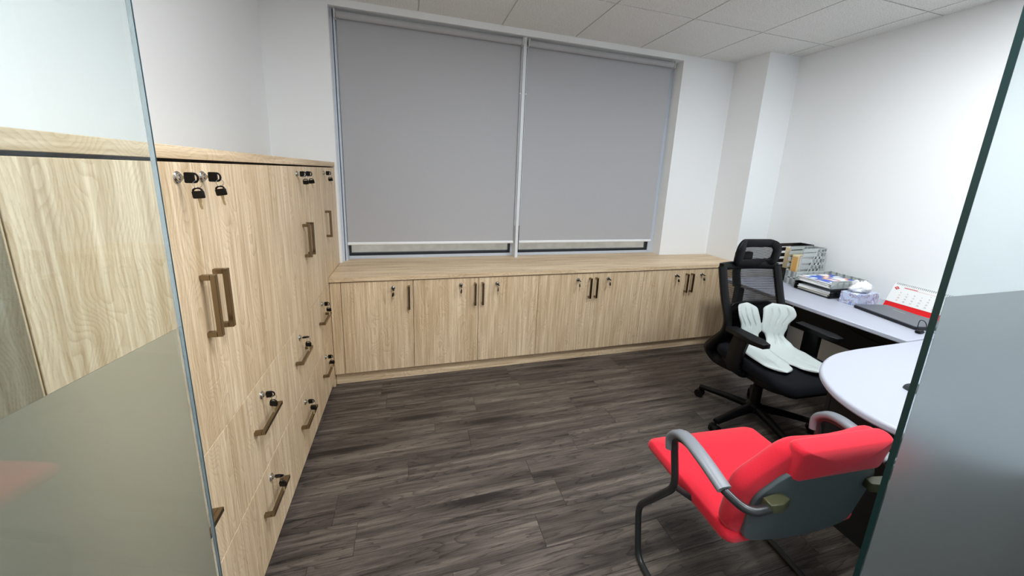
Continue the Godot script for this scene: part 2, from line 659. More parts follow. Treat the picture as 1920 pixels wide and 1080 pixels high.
func ceiling_lamp(x: float, z: float, energy: float, label: String) -> void:
	var t := thing("ceiling_light", label, "ceiling light", Vector3(x, CEIL, z), 0.0, "recessed light panels")
	var fr := MB.new()
	for s in [-1.0, 1.0]:
		fr.lohi(Vector3(s * 0.297, -0.006, -0.297), Vector3(s * 0.275, 0.012, 0.297))
		fr.lohi(Vector3(-0.275, -0.006, s * 0.297), Vector3(0.275, 0.012, s * 0.275))
	part(t, "frame", fr, M.tbar)
	part(t, "diffuser", lh(Vector3(-0.275, 0.0, -0.275), Vector3(0.275, 0.008, 0.275)), M.lamp)
	var l := AreaLight3D.new()
	l.name = "light"
	l.area_size = Vector2(0.54, 0.54)
	l.area_range = 12.0
	l.area_attenuation = 2.0
	l.light_color = Color8(244, 250, 255)
	l.light_energy = energy
	l.shadow_enabled = true
	t.add_child(l)
	l.position = Vector3(0, -0.012, 0)
	l.rotation_degrees.x = -90

# ---------------------------------------------------------------- the room
func make_room() -> void:
	var fl := struct("floor", "dark grey-brown wood-look vinyl plank floor")
	part(fl, "screed", lh(Vector3(LEFT_X - 0.1, -0.1, WALL_Z - 0.3), Vector3(RIGHT_X + 0.1, -0.0045, BACK_Z + 0.1), 0.0), M.subfloor)
	var firsts := {0: 1.22, 1: 0.345, 5: 0.486, 6: 0.176, 7: 1.193, 8: 1.035}
	var row := -3
	var pr := RandomNumberGenerator.new()
	pr.seed = 77
	while 0.005 + row * 0.152 < BACK_Z:
		var z0 := maxf(0.005 + row * 0.152, WALL_Z)
		var z1 := minf(0.005 + (row + 1) * 0.152, BACK_Z)
		var x: float = firsts.get(row, pr.randf() * 0.914)
		while x > LEFT_X: x -= 0.914
		while x < RIGHT_X:
			var a := maxf(x, LEFT_X)
			var b := minf(x + 0.914, RIGHT_X)
			if b - a > 0.03:
				var m := MB.new()
				m.grain = 0
				m.uvo = Vector2(pr.randf() * 5.0, pr.randf() * 9.0)
				m.lohi(Vector3(a + 0.0004, -0.004, z0 + 0.0004), Vector3(b - 0.0004, pr.randf_range(-0.0001, 0.0001), z1 - 0.0004), 0.0007)
				part(fl, "plank", m, M.floor)
			x += 0.914
		row += 1

	var wb := struct("wall_back", "white wall around the window")
	var th := 0.25
	part(wb, "wall_panel", lh(Vector3(LEFT_X, 0, WALL_Z - th), Vector3(0.015, CEIL + 0.05, WALL_Z), 0.0), M.wall)
	part(wb, "wall_panel", lh(Vector3(2.842, 0, WALL_Z - th), Vector3(3.403, CEIL + 0.05, WALL_Z), 0.0), M.wall)
	part(wb, "wall_panel", lh(Vector3(0.015, 0, WALL_Z - th), Vector3(2.842, 0.757, WALL_Z), 0.0), M.wall)
	part(wb, "wall_panel", lh(Vector3(0.015, 2.535, WALL_Z - th), Vector3(2.842, CEIL + 0.05, WALL_Z), 0.0), M.wall)
	var wc := struct("wall_column", "white boxed column in the corner by the desk")
	part(wc, "column_box", lh(Vector3(3.403, 0, WALL_Z - th), Vector3(RIGHT_X + 0.15, CEIL + 0.05, -0.063), 0.0), M.wall)
	var wr := struct("wall_right", "white wall along the desk")
	part(wr, "wall_panel", lh(Vector3(RIGHT_X, 0, -0.063), Vector3(RIGHT_X + 0.15, CEIL + 0.05, BACK_Z), 0.0), M.wall)
	var wl := struct("wall_left", "white wall behind the tall cabinets")
	part(wl, "wall_panel", lh(Vector3(LEFT_X - 0.15, 0, WALL_Z - th), Vector3(LEFT_X, CEIL + 0.05, BACK_Z), 0.0), M.wall)
	var wf := struct("wall_front", "white corridor wall facing the glass front")
	part(wf, "wall_panel", lh(Vector3(LEFT_X - 0.15, 0, BACK_Z), Vector3(RIGHT_X + 0.15, CEIL + 0.05, BACK_Z + 0.15), 0.0), M.wall)

	var ce := struct("ceiling", "suspended ceiling of textured mineral tiles")
	part(ce, "slab", lh(Vector3(LEFT_X - 0.15, CEIL + 0.05, WALL_Z - th), Vector3(RIGHT_X + 0.15, CEIL + 0.2, BACK_Z + 0.15), 0.0), M.wall)
	var xs := [LEFT_X]
	for k in range(6, -1, -1): xs.append(3.593 - 0.6 * k)
	xs.append(RIGHT_X)
	var zs := [WALL_Z]
	for k in 7: zs.append(0.2 + 0.6 * k)
	zs.append(BACK_Z)
	var lamps := [Vector2(2.693, 1.7), Vector2(0.893, 1.7), Vector2(1.493, 3.1)]
	for i in xs.size() - 1:
		for j in zs.size() - 1:
			var skip := false
			for l in lamps:
				if l.x > xs[i] and l.x < xs[i + 1] and l.y > zs[j] and l.y < zs[j + 1]: skip = true
			if skip or xs[i + 1] - xs[i] < 0.02 or zs[j + 1] - zs[j] < 0.02: continue
			part(ce, "ceiling_tile", lh(Vector3(xs[i] + (0.004 if i > 0 else 0.0), CEIL, zs[j] + (0.004 if j > 0 else 0.0)), Vector3(xs[i + 1] - (0.004 if i < xs.size() - 2 else 0.0), CEIL + 0.0055, zs[j + 1] - (0.004 if j < zs.size() - 2 else 0.0)), 0.001), M.tile)
	for i in range(1, xs.size() - 1):
		part(ce, "grid_bar", lh(Vector3(xs[i] - 0.008, CEIL + 0.006, WALL_Z), Vector3(xs[i] + 0.008, CEIL + 0.025, BACK_Z)), M.tbar)
	for j in range(1, zs.size() - 1):
		for i in xs.size() - 1:
			part(ce, "grid_bar", lh(Vector3(xs[i] + 0.008, CEIL + 0.006, zs[j] - 0.008), Vector3(xs[i + 1] - 0.008, CEIL + 0.025, zs[j] + 0.008)), M.tbar)

	# window
	var wn := struct("window_1", "two-pane aluminium window behind the roller blinds")
	var z0 := FRAME_Z - 0.05
	for side in [[0.015, 0.048], [2.785, 2.842]]:
		part(wn, "frame_jamb", lh(Vector3(side[0], 0.7875, z0), Vector3(side[1], 2.535, FRAME_Z), 0.002), M.alu)
	part(wn, "frame_rail", lh(Vector3(0.048, 0.7875, z0), Vector3(2.785, 0.812, FRAME_Z), 0.002), M.alu)
	part(wn, "frame_rail", lh(Vector3(0.048, 2.440, z0), Vector3(2.785, 2.535, FRAME_Z), 0.002), M.gasket)  # top rail made deep and black to block daylight above the blinds
	part(wn, "mullion", lh(Vector3(1.36, 0.812, z0), Vector3(1.425, 2.440, FRAME_Z), 0.002), M.alu)
	part(wn, "mullion_post", lh(Vector3(1.381, 0.7875, FRAME_Z), Vector3(1.406, 2.535, -0.432), 0.002), M.post)
	for side in [[0.0155, 0.029, 0.068], [0.034, 0.047, 0.060]]:
		part(wn, "jamb_bead", lh(Vector3(side[0], 0.7875, FRAME_Z), Vector3(side[1], 2.534, FRAME_Z + side[2]), 0.001), M.alu)
	for p in [[0.048, 1.36], [1.425, 2.785]]:
		var g := MB.new()
		g.lohi(Vector3(p[0], 0.812, z0 + 0.005), Vector3(p[0] + 0.014, 2.440, FRAME_Z - 0.006))
		g.lohi(Vector3(p[1] - 0.014, 0.812, z0 + 0.005), Vector3(p[1], 2.440, FRAME_Z - 0.006))
		g.lohi(Vector3(p[0] + 0.014, 0.812, z0 + 0.005), Vector3(p[1] - 0.014, 0.832, FRAME_Z - 0.006))
		g.lohi(Vector3(p[0] + 0.014, 2.425, z0 + 0.005), Vector3(p[1] - 0.014, 2.440, FRAME_Z - 0.006))
		part(wn, "gasket_frame", g, M.gasket)
		part(wn, "glass_pane", lh(Vector3(p[0] + 0.013, 0.831, z0 + 0.018), Vector3(p[1] - 0.013, 2.426, z0 + 0.024), 0.0), M.pane)
	var ob := thing("facing_wall", "plain grey concrete wall outside, seen below the roller blinds", "wall", Vector3(1.4, -1.0, -2.6))
	part(ob, "wall_panel", lh(Vector3(-6, -1.5, -0.2), Vector3(6, 5.5, 0.0), 0.01), M.concrete)

# ---------------------------------------------------------------- blinds
func roller_blind(x0: float, x1: float, label: String, chain_x: float) -> void:
	var t := thing("roller_blind", label, "roller blind", Vector3((x0 + x1) / 2, 0.915, -0.46), 0.0, "grey roller blinds")
	var w := x1 - x0
	var h := 2.488 - 0.915
	part(t, "fabric", lh(Vector3(-w / 2, 0.01, -0.0006), Vector3(w / 2, h + 0.008, 0.0006), 0.0), M.blind)
	var b := MB.new()
	var prof := []
	for i in 12: prof.append(Vector2(cos(TAU * i / 12) * 0.007, sin(TAU * i / 12) * 0.012))
	b.sweep([Vector3(-w / 2 - 0.002, 0.006, 0), Vector3(w / 2 + 0.002, 0.006, 0)], prof)
	part(t, "bottom_bar", b, M.blind_bar)
	part(t, "roller_tube", MB.new().tube([Vector3(-w / 2 + 0.004, h + 0.008, 0.024), Vector3(w / 2 - 0.004, h + 0.008, 0.024)], 0.023, 18), M.blind)
	for s in [-1.0, 1.0]:
		part(t, "bracket", lh(Vector3(s * (w / 2 - 0.002), h - 0.018, -0.004), Vector3(s * (w / 2 + 0.008), h + 0.036, 0.050), 0.003), M.bracket)
	# bead chain loop beside the mullion
	var cx := chain_x - (x0 + x1) / 2
	var s2 := 1.0 if cx > 0.0 else -1.0
	part(t, "bead_chain", MB.new().tube([Vector3(cx, h, 0.012), Vector3(cx, 0.16, 0.012), Vector3(cx + s2 * 0.003, 0.15, 0.010), Vector3(cx + s2 * 0.006, 0.16, 0.008), Vector3(cx + s2 * 0.006, h, 0.008)], 0.0016, 6, Vector3.BACK), M.blind_bar)
	part(t, "chain_joiner", lh(Vector3(cx - 0.004, 1.21, 0.008), Vector3(cx + 0.008, 1.218, 0.016), 0.001), M.blind_bar)

# ---------------------------------------------------------------- cabinets
# a bar handle on a face whose outward normal is +z; upright or lying
func handle_mesh(length: float, upright: bool) -> MB:
	var m := MB.new()
	if not upright:
		m.at = Transform3D(Basis(Vector3.BACK, PI / 2), Vector3.ZERO)
	var h := length / 2
	m.lohi(Vector3(-0.007, -h, 0.022), Vector3(0.007, h, 0.034), 0.001)
	m.lohi(Vector3(-0.007, h - 0.014, 0), Vector3(0.007, h, 0.0222), 0.001)
	m.lohi(Vector3(-0.007, -h, 0), Vector3(0.007, -h + 0.014, 0.0222), 0.001)
	return m

func lock_mesh() -> MB:
	var m := MB.new()
	m.at = Transform3D(Basis(Vector3.RIGHT, PI / 2), Vector3.ZERO)
	m.lathe([Vector2(0.0, 0.0), Vector2(0.0145, 0.0), Vector2(0.0145, 0.002), Vector2(0.0128, 0.0038), Vector2(0.0095, 0.0042), Vector2(0.0088, 0.008), Vector2(0.0070, 0.009), Vector2(0.0, 0.009)], 20)
	return m

func key_set(at: Vector3, turn: float, label: String, swing: float, roll: float) -> void:
	var t := thing("key_set", label, "keys", at, turn, "black-headed keys in the cabinet locks")
	# key in the lock, head standing out from the face
	var rolled := Transform3D(Basis(Vector3.BACK, roll), Vector3.ZERO)
	var hx := MB.new()
	hx.at = rolled * Transform3D(Basis(Vector3(0, 0, 1), Vector3(1, 0, 0), Vector3(0, 1, 0)), Vector3.ZERO)
	hx.plate(rrect(0.019, 0.025, 0.003, 4, Vector2(0.0245, 0.0)), -0.0038, 0.0038, 0.0014, 2)
	hx.at = rolled
	var bow := []
	for i in 9:
		var an := -PI / 2 + PI * i / 8.0
		bow.append(Vector3(0, sin(an) * 0.0102, 0.0335 + cos(an) * 0.0075))
	hx.tube(bow, 0.0024, 8, Vector3.RIGHT)
	part(t, "key_head", hx, M.black)
	part(t, "key_blade", lh(Vector3(-0.001, -0.0038, 0.006), Vector3(0.001, 0.0038, 0.0155), 0.0004), M.keyblade)
	var ring := []
	for i in 17:
		var an := TAU * i / 16.0
		ring.append(Vector3(sin(an) * 0.004, -0.0145 + cos(an) * 0.0085, 0.038 + sin(an) * 0.007))
	part(t, "key_ring", MB.new().tube(ring, 0.0008, 6, Vector3(0.9, 0.1, -0.4).normalized()), M.chrome)
	# spare key hanging from the ring, its flat turned along the face normal
	var sp := MB.new()
	var b := Transform3D(Basis(Vector3.RIGHT, -swing) * Basis(Vector3.UP, 1.25), Vector3(0.0, -0.0225, 0.036))
	sp.at = b * Transform3D(Basis(Vector3.RIGHT, PI / 2), Vector3.ZERO)
	sp.plate(rrect(0.027, 0.018, 0.003, 4, Vector2(0.0, 0.0165)), -0.0034, 0.0034, 0.0014, 2)
	sp.at = b
	var arc := []
	for i in 9:
		var an := PI * i / 8.0
		arc.append(Vector3(cos(an) * 0.0112, -0.0075 + sin(an) * 0.0062, 0.0))
	sp.tube(arc, 0.0022, 8, Vector3.BACK)
	part(t, "spare_key_head", sp, M.black)
	var bl := MB.new()
	bl.at = b
	bl.plate_z(PackedVector2Array([Vector2(-0.0042, -0.024), Vector2(0.0042, -0.024), Vector2(0.0042, -0.034), Vector2(0.0034, -0.036), Vector2(0.0036, -0.046), Vector2(0.0015, -0.051), Vector2(-0.0015, -0.0515), Vector2(-0.0032, -0.048), Vector2(-0.0026, -0.036), Vector2(-0.0042, -0.034)]), 0.0009)
	part(t, "spare_key_blade", bl, M.keyblade)

# front piece on the face x = 0 (tall) : a = z range, y range
func tall_front(unit: Node3D, called: String, za: float, zb: float, y0: float, y1: float, hz: float, hy: float, upright: bool, lz: float, ly: float) -> void:
	var g := 0.0014
	var p := unit.position
	var d := part(unit, called, wood(Vector3(-0.018, y0 + g, za + g) - p, Vector3(0, y1 - g, zb - g) - p, 1), M.oak)
	var hn := part(d, "handle", handle_mesh(0.170 if upright else 0.174, upright), M.bronze, Vector3(0, hy, hz) - p)
	hn.rotation_degrees.y = 90
	var lk := part(d, "lock", lock_mesh(), M.chrome, Vector3(0, ly, lz) - p)
	lk.rotation_degrees.y = 90

func make_tall() -> void:
	var top := 1.489
	var y1 := 0.750
	var y2 := 0.406
	var yb := 0.059
	var units := [
		["wide_tall_cabinet", 0.903, 1.820, "tall oak cabinet with paired doors over drawers, half behind the glass door", [[1.361, 1.820, -1], [0.903, 1.361, 1]]],
		["wide_tall_cabinet", 0.0, 0.903, "tall oak cabinet with paired doors over drawers, next to the low cabinets", [[0.441, 0.903, -1], [0.0, 0.441, 1]]],
	]
	for u in units:
		var t := thing("tall_cabinet", u[3], "cabinet", Vector3(-0.19, 0, (u[1] + u[2]) / 2), 0.0, "tall oak cabinets")
		var p := t.position
		part(t, "body", lh(Vector3(-0.38, yb, u[1] + 0.001) - p, Vector3(-0.0185, 1.486, u[2] - 0.001) - p), M.carcass)
		part(t, "plinth", wood(Vector3(-0.38, 0, u[1] + 0.001) - p, Vector3(-0.045, yb, u[2] - 0.001) - p, 2), M.oak)
		for c in u[4]:
			var mid: float = (c[0] + c[1]) / 2
			var e: float = c[0] + 0.032 if c[2] < 0 else c[1] - 0.032
			var lk: float = c[0] + 0.069 if c[2] < 0 else c[1] - 0.036
			tall_front(t, "door", c[0], c[1], y1, top, e, 1.122, true, lk, 1.453)
			tall_front(t, "drawer", c[0], c[1], y2, y1, mid, 0.598, false, mid, 0.690)
			tall_front(t, "drawer", c[0], c[1], yb, y2, mid, 0.262, false, mid, 0.346)
	var last: Node3D = get_node("tall_cabinet")
	part(last, "end_panel", wood(Vector3(-0.38, 0, 1.8205) - last.position, Vector3(0, 1.489, 1.824) - last.position), M.oak)
	var t := thing("tall_cabinet", "narrow end of the tall oak cabinets with one door, beside the window", "cabinet", Vector3(-0.19, 0, -0.2), 0.0, "tall oak cabinets")
	var p := t.position
	part(t, "body", lh(Vector3(-0.38, 0, -0.40) - p, Vector3(-0.0185, 1.486, -0.001) - p), M.carcass)
	tall_front(t, "door", -0.399, 0.0, 0.788, top, -0.030, 1.136, true, -0.046, 1.453)
	part(t, "filler_panel", wood(Vector3(-0.018, 0.0, -0.399) - p, Vector3(-0.001, 0.7855, -0.0015) - p), M.oak)
	var sl := thing("long_board", "long oak top board lying across the tall cabinets", "board", Vector3(-0.19, 1.495, 0.71))
	part(sl, "board", wood(Vector3(-0.19, 0, -1.11), Vector3(0.192, 0.03, 1.115), 2), M.oak)
	part(sl, "spacer_rail", lh(Vector3(-0.18, -0.0055, -1.10), Vector3(0.168, 0.0, 1.105), 0.0), M.carcass)
	# keys
	var a := "black-headed keys in "
	key_set(Vector3(0, 1.453, 1.430), 90, a + "tall cabinet door lock closest to the glass door", 0.10, 0.0)
	key_set(Vector3(0, 1.453, 1.325), 90, a + "tall cabinet door lock one along from the glass door", 0.16, 0.0)
	key_set(Vector3(0, 1.453, 0.510), 90, a + "tall cabinet lock, the paired doors beside the window, glass door side", 0.12, 0.05)
	key_set(Vector3(0, 1.453, 0.405), 90, a + "tall cabinet lock, the paired doors beside the window, window side", 0.14, 0.0)
	key_set(Vector3(0, 1.453, -0.046), 90, a + "the narrow tall cabinet door by the window", 0.15, 0.0)
	var names := ["third drawer column from the low cabinets", "second drawer column from the low cabinets", "drawer column touching the low cabinets"]
	var mids := [1.132, 0.672, 0.2205]
	for k in 3:
		key_set(Vector3(0, 0.690, mids[k]), 90, a + "the upper drawer, " + names[k], -0.05 + 0.07 * k, [0.2, 1.3, 0.1][k])
		key_set(Vector3(0, 0.346, mids[k]), 90, a + "the lower drawer, " + names[k], 0.1 - 0.08 * k, [0.6, 0.3, 0.2][k])

func make_low() -> void:
	var yb := 0.092
	var yt := 0.751
	var X := [0.067, 0.527, 0.989, 1.455, 1.917, 2.394, 2.851, 3.318]
	# door index -> opening edge: +1 handle at its right, -1 at its left
	var hand := [1, 1, -1, 1, -1, 1, -1]
	var units := [
		[0, 0, "low oak cabinet with a single door, against the tall cabinets"],
		[1, 2, "low oak cabinet with paired doors, next to the single-door one"],
		[3, 4, "low oak cabinet with paired doors, below the right-hand blind"],
		[5, 6, "low oak cabinet with paired doors, partly behind the black office chair"],
	]
	for u in units:
		var xa: float = X[u[0]] if u[0] > 0 else 0.002
		var xb: float = X[u[1] + 1] if u[1] < 6 else 3.401
		var t := thing("low_cabinet", u[2], "cabinet", Vector3((xa + xb) / 2, 0, -0.2), 0.0, "low oak cabinets under the window")
		var p := t.position
		part(t, "body", lh(Vector3(xa + 0.001, yb, -0.399) - p, Vector3(xb - 0.001, 0.757, -0.0185) - p), M.carcass)
		for d in range(u[0], u[1] + 1):
			var g := 0.0013
			var dr := part(t, "door", wood(Vector3(X[d] + g, yb, -0.018) - p, Vector3(X[d + 1] - g, yt, 0) - p, 1), M.oak)
			var e: float = X[d + 1] - 0.028 if hand[d] > 0 else X[d] + 0.028
			var lk: float = X[d + 1] - 0.132 if hand[d] > 0 else X[d] + 0.137
			part(dr, "handle", handle_mesh(0.168, true), M.bronze, Vector3(e, 0.631, 0) - p)
			part(dr, "lock", lock_mesh(), M.chrome, Vector3(lk, 0.700, 0) - p)
		if u[0] == 0:
			part(t, "filler_strip", wood(Vector3(xa, yb, -0.018) - p, Vector3(X[0] - 0.0013, yt, -0.0005) - p), M.oak)
		if u[1] == 6:
			part(t, "filler_strip", wood(Vector3(X[7] + 0.0013, yb, -0.018) - p, Vector3(xb, yt, -0.0005) - p), M.oak)
	var kb := thing("cabinet_plinth", "long oak plinth board set back under the low cabinets", "plinth", Vector3(1.7, 0, -0.2))
	part(kb, "plinth_board", wood(Vector3(-1.698, 0.0005, 0.15), Vector3(1.70, yb - 0.001, 0.1685), 0), M.oak)
	part(kb, "plinth_frame", lh(Vector3(-1.698, 0.0005, -0.19), Vector3(1.70, yb - 0.001, 0.149)), M.carcass)
	var wt := thing("worktop", "long pale oak worktop over the low cabinets, forming the window sill", "worktop", Vector3(1.7, 0.7575, -0.2))
	var m := MB.new()
	m.grain = 0
	m.uvo = Vector2(2.3, 5.1)
	m.lohi(Vector3(-1.699, 0, -0.2005), Vector3(1.702, 0.030, 0.2126), 0.0015)
	m.lohi(Vector3(-1.684, 0, -0.3165), Vector3(1.141, 0.030, -0.199), 0.0)
	part(wt, "board", m, M.oak)
	var ord := ["first", "second", "third", "fourth", "fifth", "sixth", "seventh"]
	for d in 7:
		var lk: float = X[d + 1] - 0.132 if hand[d] > 0 else X[d] + 0.137
		key_set(Vector3(lk, 0.700, 0), 0, "black-headed keys in %s low cabinet door counted from the tall cabinets" % ord[d], [-0.04, 0.0, 0.05, 0.08, 0.06, 0.1, 0.08][d], [0.5, 0.4, 0.9, 1.0, 0.9, 0.8, 1.1][d])

# ---------------------------------------------------------------- glass front
func glass_leaf(t: Node3D, L: float, H: float, th: float, y0: float, edge: Material, film_in: float, film_side: float) -> void:
	# local x along the leaf from its exposed edge, z across
	part(t, "glass", lh(Vector3(0.0008, y0, -th / 2), Vector3(L, H, th / 2), 0.0), M.glass)
	part(t, "polished_edge", lh(Vector3(-0.0008, y0, -th / 2), Vector3(0.0005, H, th / 2), 0.0), edge)
	part(t, "frosted_film", lh(Vector3(film_in, y0 + 0.01, film_side * (th / 2 + 0.0003)), Vector3(L - 0.002, FILM_Y, film_side * (th / 2 + 0.0009)), 0.0), M.frost)

func make_glass() -> void:
	var dr := Node3D.new()
	dr.name = "door_1"
	add_child(dr)
	dr.set_meta("kind", "structure")
	dr.set_meta("label", "frameless glass door standing open, lower half frosted, beside the tall cabinets")
	dr.position = Vector3(0.257, 0.0, 1.973)
	# leaf runs from its far edge towards the viewer, turned 10 degrees off z
	dr.rotation = Vector3(0, -(PI / 2 + deg_to_rad(10.0)), 0)
	glass_leaf(dr, 0.92, 2.30, 0.010, 0.010, M.edge_pale, 0.003, 1.0)
	part(dr, "patch_fitting", lh(Vector3(0.0, 0.001, -0.016), Vector3(0.16, 0.055, 0.016), 0.002), M.chrome)
	part(dr, "patch_fitting", lh(Vector3(0.0, 2.26, -0.016), Vector3(0.16, 2.31, 0.016), 0.002), M.chrome)
	var pn := thing("glass_partition", "fixed frosted glass partition panel with dark green edge, beside the red chair", "glass partition", Vector3(1.486, 0.0, PANE_Z))
	glass_leaf(pn, RIGHT_X - 1.488, CEIL - 0.03, 0.010, 0.020, M.edge, 0.004, 1.0)
	part(pn, "floor_channel", lh(Vector3(0, 0.0005, -0.012), Vector3(RIGHT_X - 1.488, 0.022, 0.012), 0.001), M.alu)
	part(pn, "head_channel", lh(Vector3(0, CEIL - 0.035, -0.012), Vector3(RIGHT_X - 1.488, CEIL - 0.004, 0.012), 0.001), M.alu)

# ---------------------------------------------------------------- desks
func make_desks() -> void:
	var t := thing("desk", "white straight desk along the right wall", "desk", Vector3(3.366, 0, 0.72))
	var p := t.position
	part(t, "desk_top", MB.new().plate(PackedVector2Array([Vector2(2.985 - p.x, 0.24 - p.z), Vector2(3.744 - p.x, 0.24 - p.z), Vector2(3.744 - p.x, 1.380 - p.z), Vector2(2.985 - p.x, 1.380 - p.z)]), DESK_Y - 0.028, DESK_Y, 0.006, 3), M.desk)
	for z in [0.30, 1.33]:
		part(t, "leg_frame", lh(Vector3(3.06, 0.0, z - 0.025) - p, Vector3(3.12, DESK_Y - 0.028, z + 0.025) - p, 0.004), M.steel)
		part(t, "leg_frame", lh(Vector3(3.64, 0.0, z - 0.025) - p, Vector3(3.70, DESK_Y - 0.028, z + 0.025) - p, 0.004), M.steel)
	part(t, "black_panel", lh(Vector3(3.70, 0.30, 0.33) - p, Vector3(3.715, DESK_Y - 0.03, 1.30) - p), M.panel)

	var r := thing("return_desk", "white return desk with a rounded bullet end, behind the red chair", "desk", Vector3(2.9, 0, 1.70))
	p = r.position
	var o := PackedVector2Array()
	var pts := [Vector3(2.62, 0, 1.384), Vector3(2.50, 0, 1.389), Vector3(2.406, 0, 1.402), Vector3(2.297, 0, 1.436), Vector3(2.198, 0, 1.486), Vector3(2.125, 0, 1.545), Vector3(2.062, 0, 1.625), Vector3(2.030, 0, 1.705), Vector3(2.024, 0, 1.775), Vector3(2.040, 0, 1.850), Vector3(2.085, 0, 1.925), Vector3(2.150, 0, 1.985), Vector3(2.230, 0, 2.022), Vector3(2.32, 0, 2.035)]
	for q in curve(pts, 4): o.append(Vector2(q.x - p.x, q.z - p.z))
	o.append(Vector2(3.744 - p.x, 2.035 - p.z))
	o.append(Vector2(3.744 - p.x, 1.383 - p.z))
	part(r, "desk_top", MB.new().plate(o, DESK_Y - 0.030, DESK_Y, 0.012, 5), M.desk)
	part(r, "black_panel", lh(Vector3(2.33, 0.0, 1.46) - p, Vector3(3.70, DESK_Y - 0.031, 1.478) - p), M.panel)  # black panel added to stand in for deep shade under the return desk
	part(r, "side_panel", lh(Vector3(3.70, 0.0, 1.40) - p, Vector3(3.725, DESK_Y - 0.031, 2.02) - p), M.panel)
	part(r, "end_panel", lh(Vector3(2.330, 0.0, 1.479) - p, Vector3(2.350, DESK_Y - 0.031, 1.97) - p), M.panel)  # added black panel, fills the shaded space below the bullet end

# ---------------------------------------------------------------- red visitor chair (faces -z)
func make_red_chair() -> void:
	var t := thing("visitor_chair", "red upholstered visitor chair with grey arms and grey plastic back shell", "chair", Vector3(1.665, 0, 1.64), -4.0)
	# local: x right, z = 0 at world 1.64, seat front at -0.22
	var seat := MB.new()
	seat.at = Transform3D(Basis(Vector3.RIGHT, PI / 2), Vector3(0, 0.450, -0.020))
	# outline y -> +z after the turn (Basis maps y to z)
	var so := PackedVector2Array()
	for q in rrect(0.50, 0.43, 0.035, 6):
		so.append(q)
	var bend := func(p: Vector3) -> Vector3:
		var front: float = clampf((-p.y - 0.10) / 0.11, 0.0, 1.0)
		var side: float = p.x * p.x * 0.10
		return Vector3(p.x, p.y, p.z - side + front * front * 0.022)
	seat.pad(so, 0.050, 0.022, bend, 0.006, 8)
	part(t, "seat", seat, M.red)
	part(t, "seat_pan", lh(Vector3(-0.21, 0.405, -0.20), Vector3(0.21, 0.425, 0.17), 0.006), M.shell)
	# back: slab leaning back slightly and curved round the sitter, top corners cut off
	var lean := Transform3D(Basis(Vector3.RIGHT, deg_to_rad(9.0)), Vector3(0, 0.635, 0.208))
	var bend2 := func(p: Vector3) -> Vector3:
		return Vector3(p.x, p.y, p.z - p.x * p.x * 0.45)
	var bk := MB.new()
	bk.at = lean
	bk.pad(soft([Vector2(-0.245, -0.175), Vector2(0.245, -0.175), Vector2(0.258, 0.025), Vector2(0.178, 0.180), Vector2(-0.150, 0.180), Vector2(-0.258, 0.025)], 0.045), 0.056, 0.026, bend2, 0.004, 8)
	part(t, "back_cushion", bk, M.red)
	var cap := MB.new()
	cap.at = lean * Transform3D(Basis.IDENTITY, Vector3(0.014, 0.132, 0.023))
	cap.pad(rrect(0.332, 0.110, 0.016, 6, Vector2.ZERO), 0.050, 0.022, func(p: Vector3) -> Vector3: return Vector3(p.x, p.y, p.z - p.x * p.x * 0.45), 0.003, 5)
	part(t, "back_cap", cap, M.red)
	var sh := MB.new()
	sh.at = lean * Transform3D(Basis.IDENTITY, Vector3(0, 0.0, 0.030))
	sh.pad(soft([Vector2(-0.205, -0.178), Vector2(0.205, -0.178), Vector2(0.218, 0.005), Vector2(0.150, 0.105), Vector2(-0.150, 0.105), Vector2(-0.218, 0.005)], 0.04), 0.020, 0.008, bend2, 0.0, 8)
	part(t, "back_shell", sh, M.shell)
	# frame: one bent tube each side, arm pad on its upper run
	for s in [-1.0, 1.0]:
		var path := fillet([Vector3(s * 0.175, 0.640, 0.258), Vector3(s * 0.275, 0.636, 0.262), Vector3(s * 0.306, 0.655, 0.200), Vector3(s * 0.306, 0.680, 0.045), Vector3(s * 0.305, 0.655, -0.012), Vector3(s * 0.300, 0.480, 0.022), Vector3(s * 0.298, 0.215, -0.155), Vector3(s * 0.300, 0.012, -0.115), Vector3(s * 0.300, 0.012, 0.22), Vector3(s * 0.02, 0.012, 0.235)], 0.045, 7)
		part(t, "side_frame", MB.new().tube(path, 0.0120, 12, Vector3(0.02, 0.3, 1).normalized()), M.tube)
		var ap := curve([Vector3(s * 0.306, 0.660, 0.205), Vector3(s * 0.308, 0.681, 0.13), Vector3(s * 0.308, 0.692, 0.055), Vector3(s * 0.307, 0.681, 0.012), Vector3(s * 0.306, 0.648, -0.016), Vector3(s * 0.304, 0.605, -0.014)], 5)
		var prof := [Vector2(-0.021, -0.006), Vector2(-0.023, 0.002), Vector2(-0.020, 0.009), Vector2(-0.010, 0.013), Vector2(0.010, 0.013), Vector2(0.020, 0.009), Vector2(0.023, 0.002), Vector2(0.021, -0.006), Vector2(0.012, -0.012), Vector2(-0.012, -0.012)]
		part(t, "armrest", MB.new().sweep(ap, prof, Vector3(0, 0.8, -0.6).normalized()), M.armpad)
		part(t, "seat_stay", MB.new().tube([Vector3(s * 0.30, 0.482, 0.020), Vector3(s * 0.20, 0.415, 0.05)], 0.010, 10), M.tube)
		var lug := MB.new()
		lug.at = Transform3D(Basis(Vector3.UP, s * -0.12), Vector3(s * 0.182, 0.645, 0.256))
		lug.plate(PackedVector2Array([Vector2(-0.034, -0.016), Vector2(0.034, -0.016), Vector2(0.036, 0.010), Vector2(0.0, 0.017), Vector2(-0.036, 0.010)]), -0.015, 0.015, 0.004, 2)
		part(t, "arm_lug", lug, M.lug)

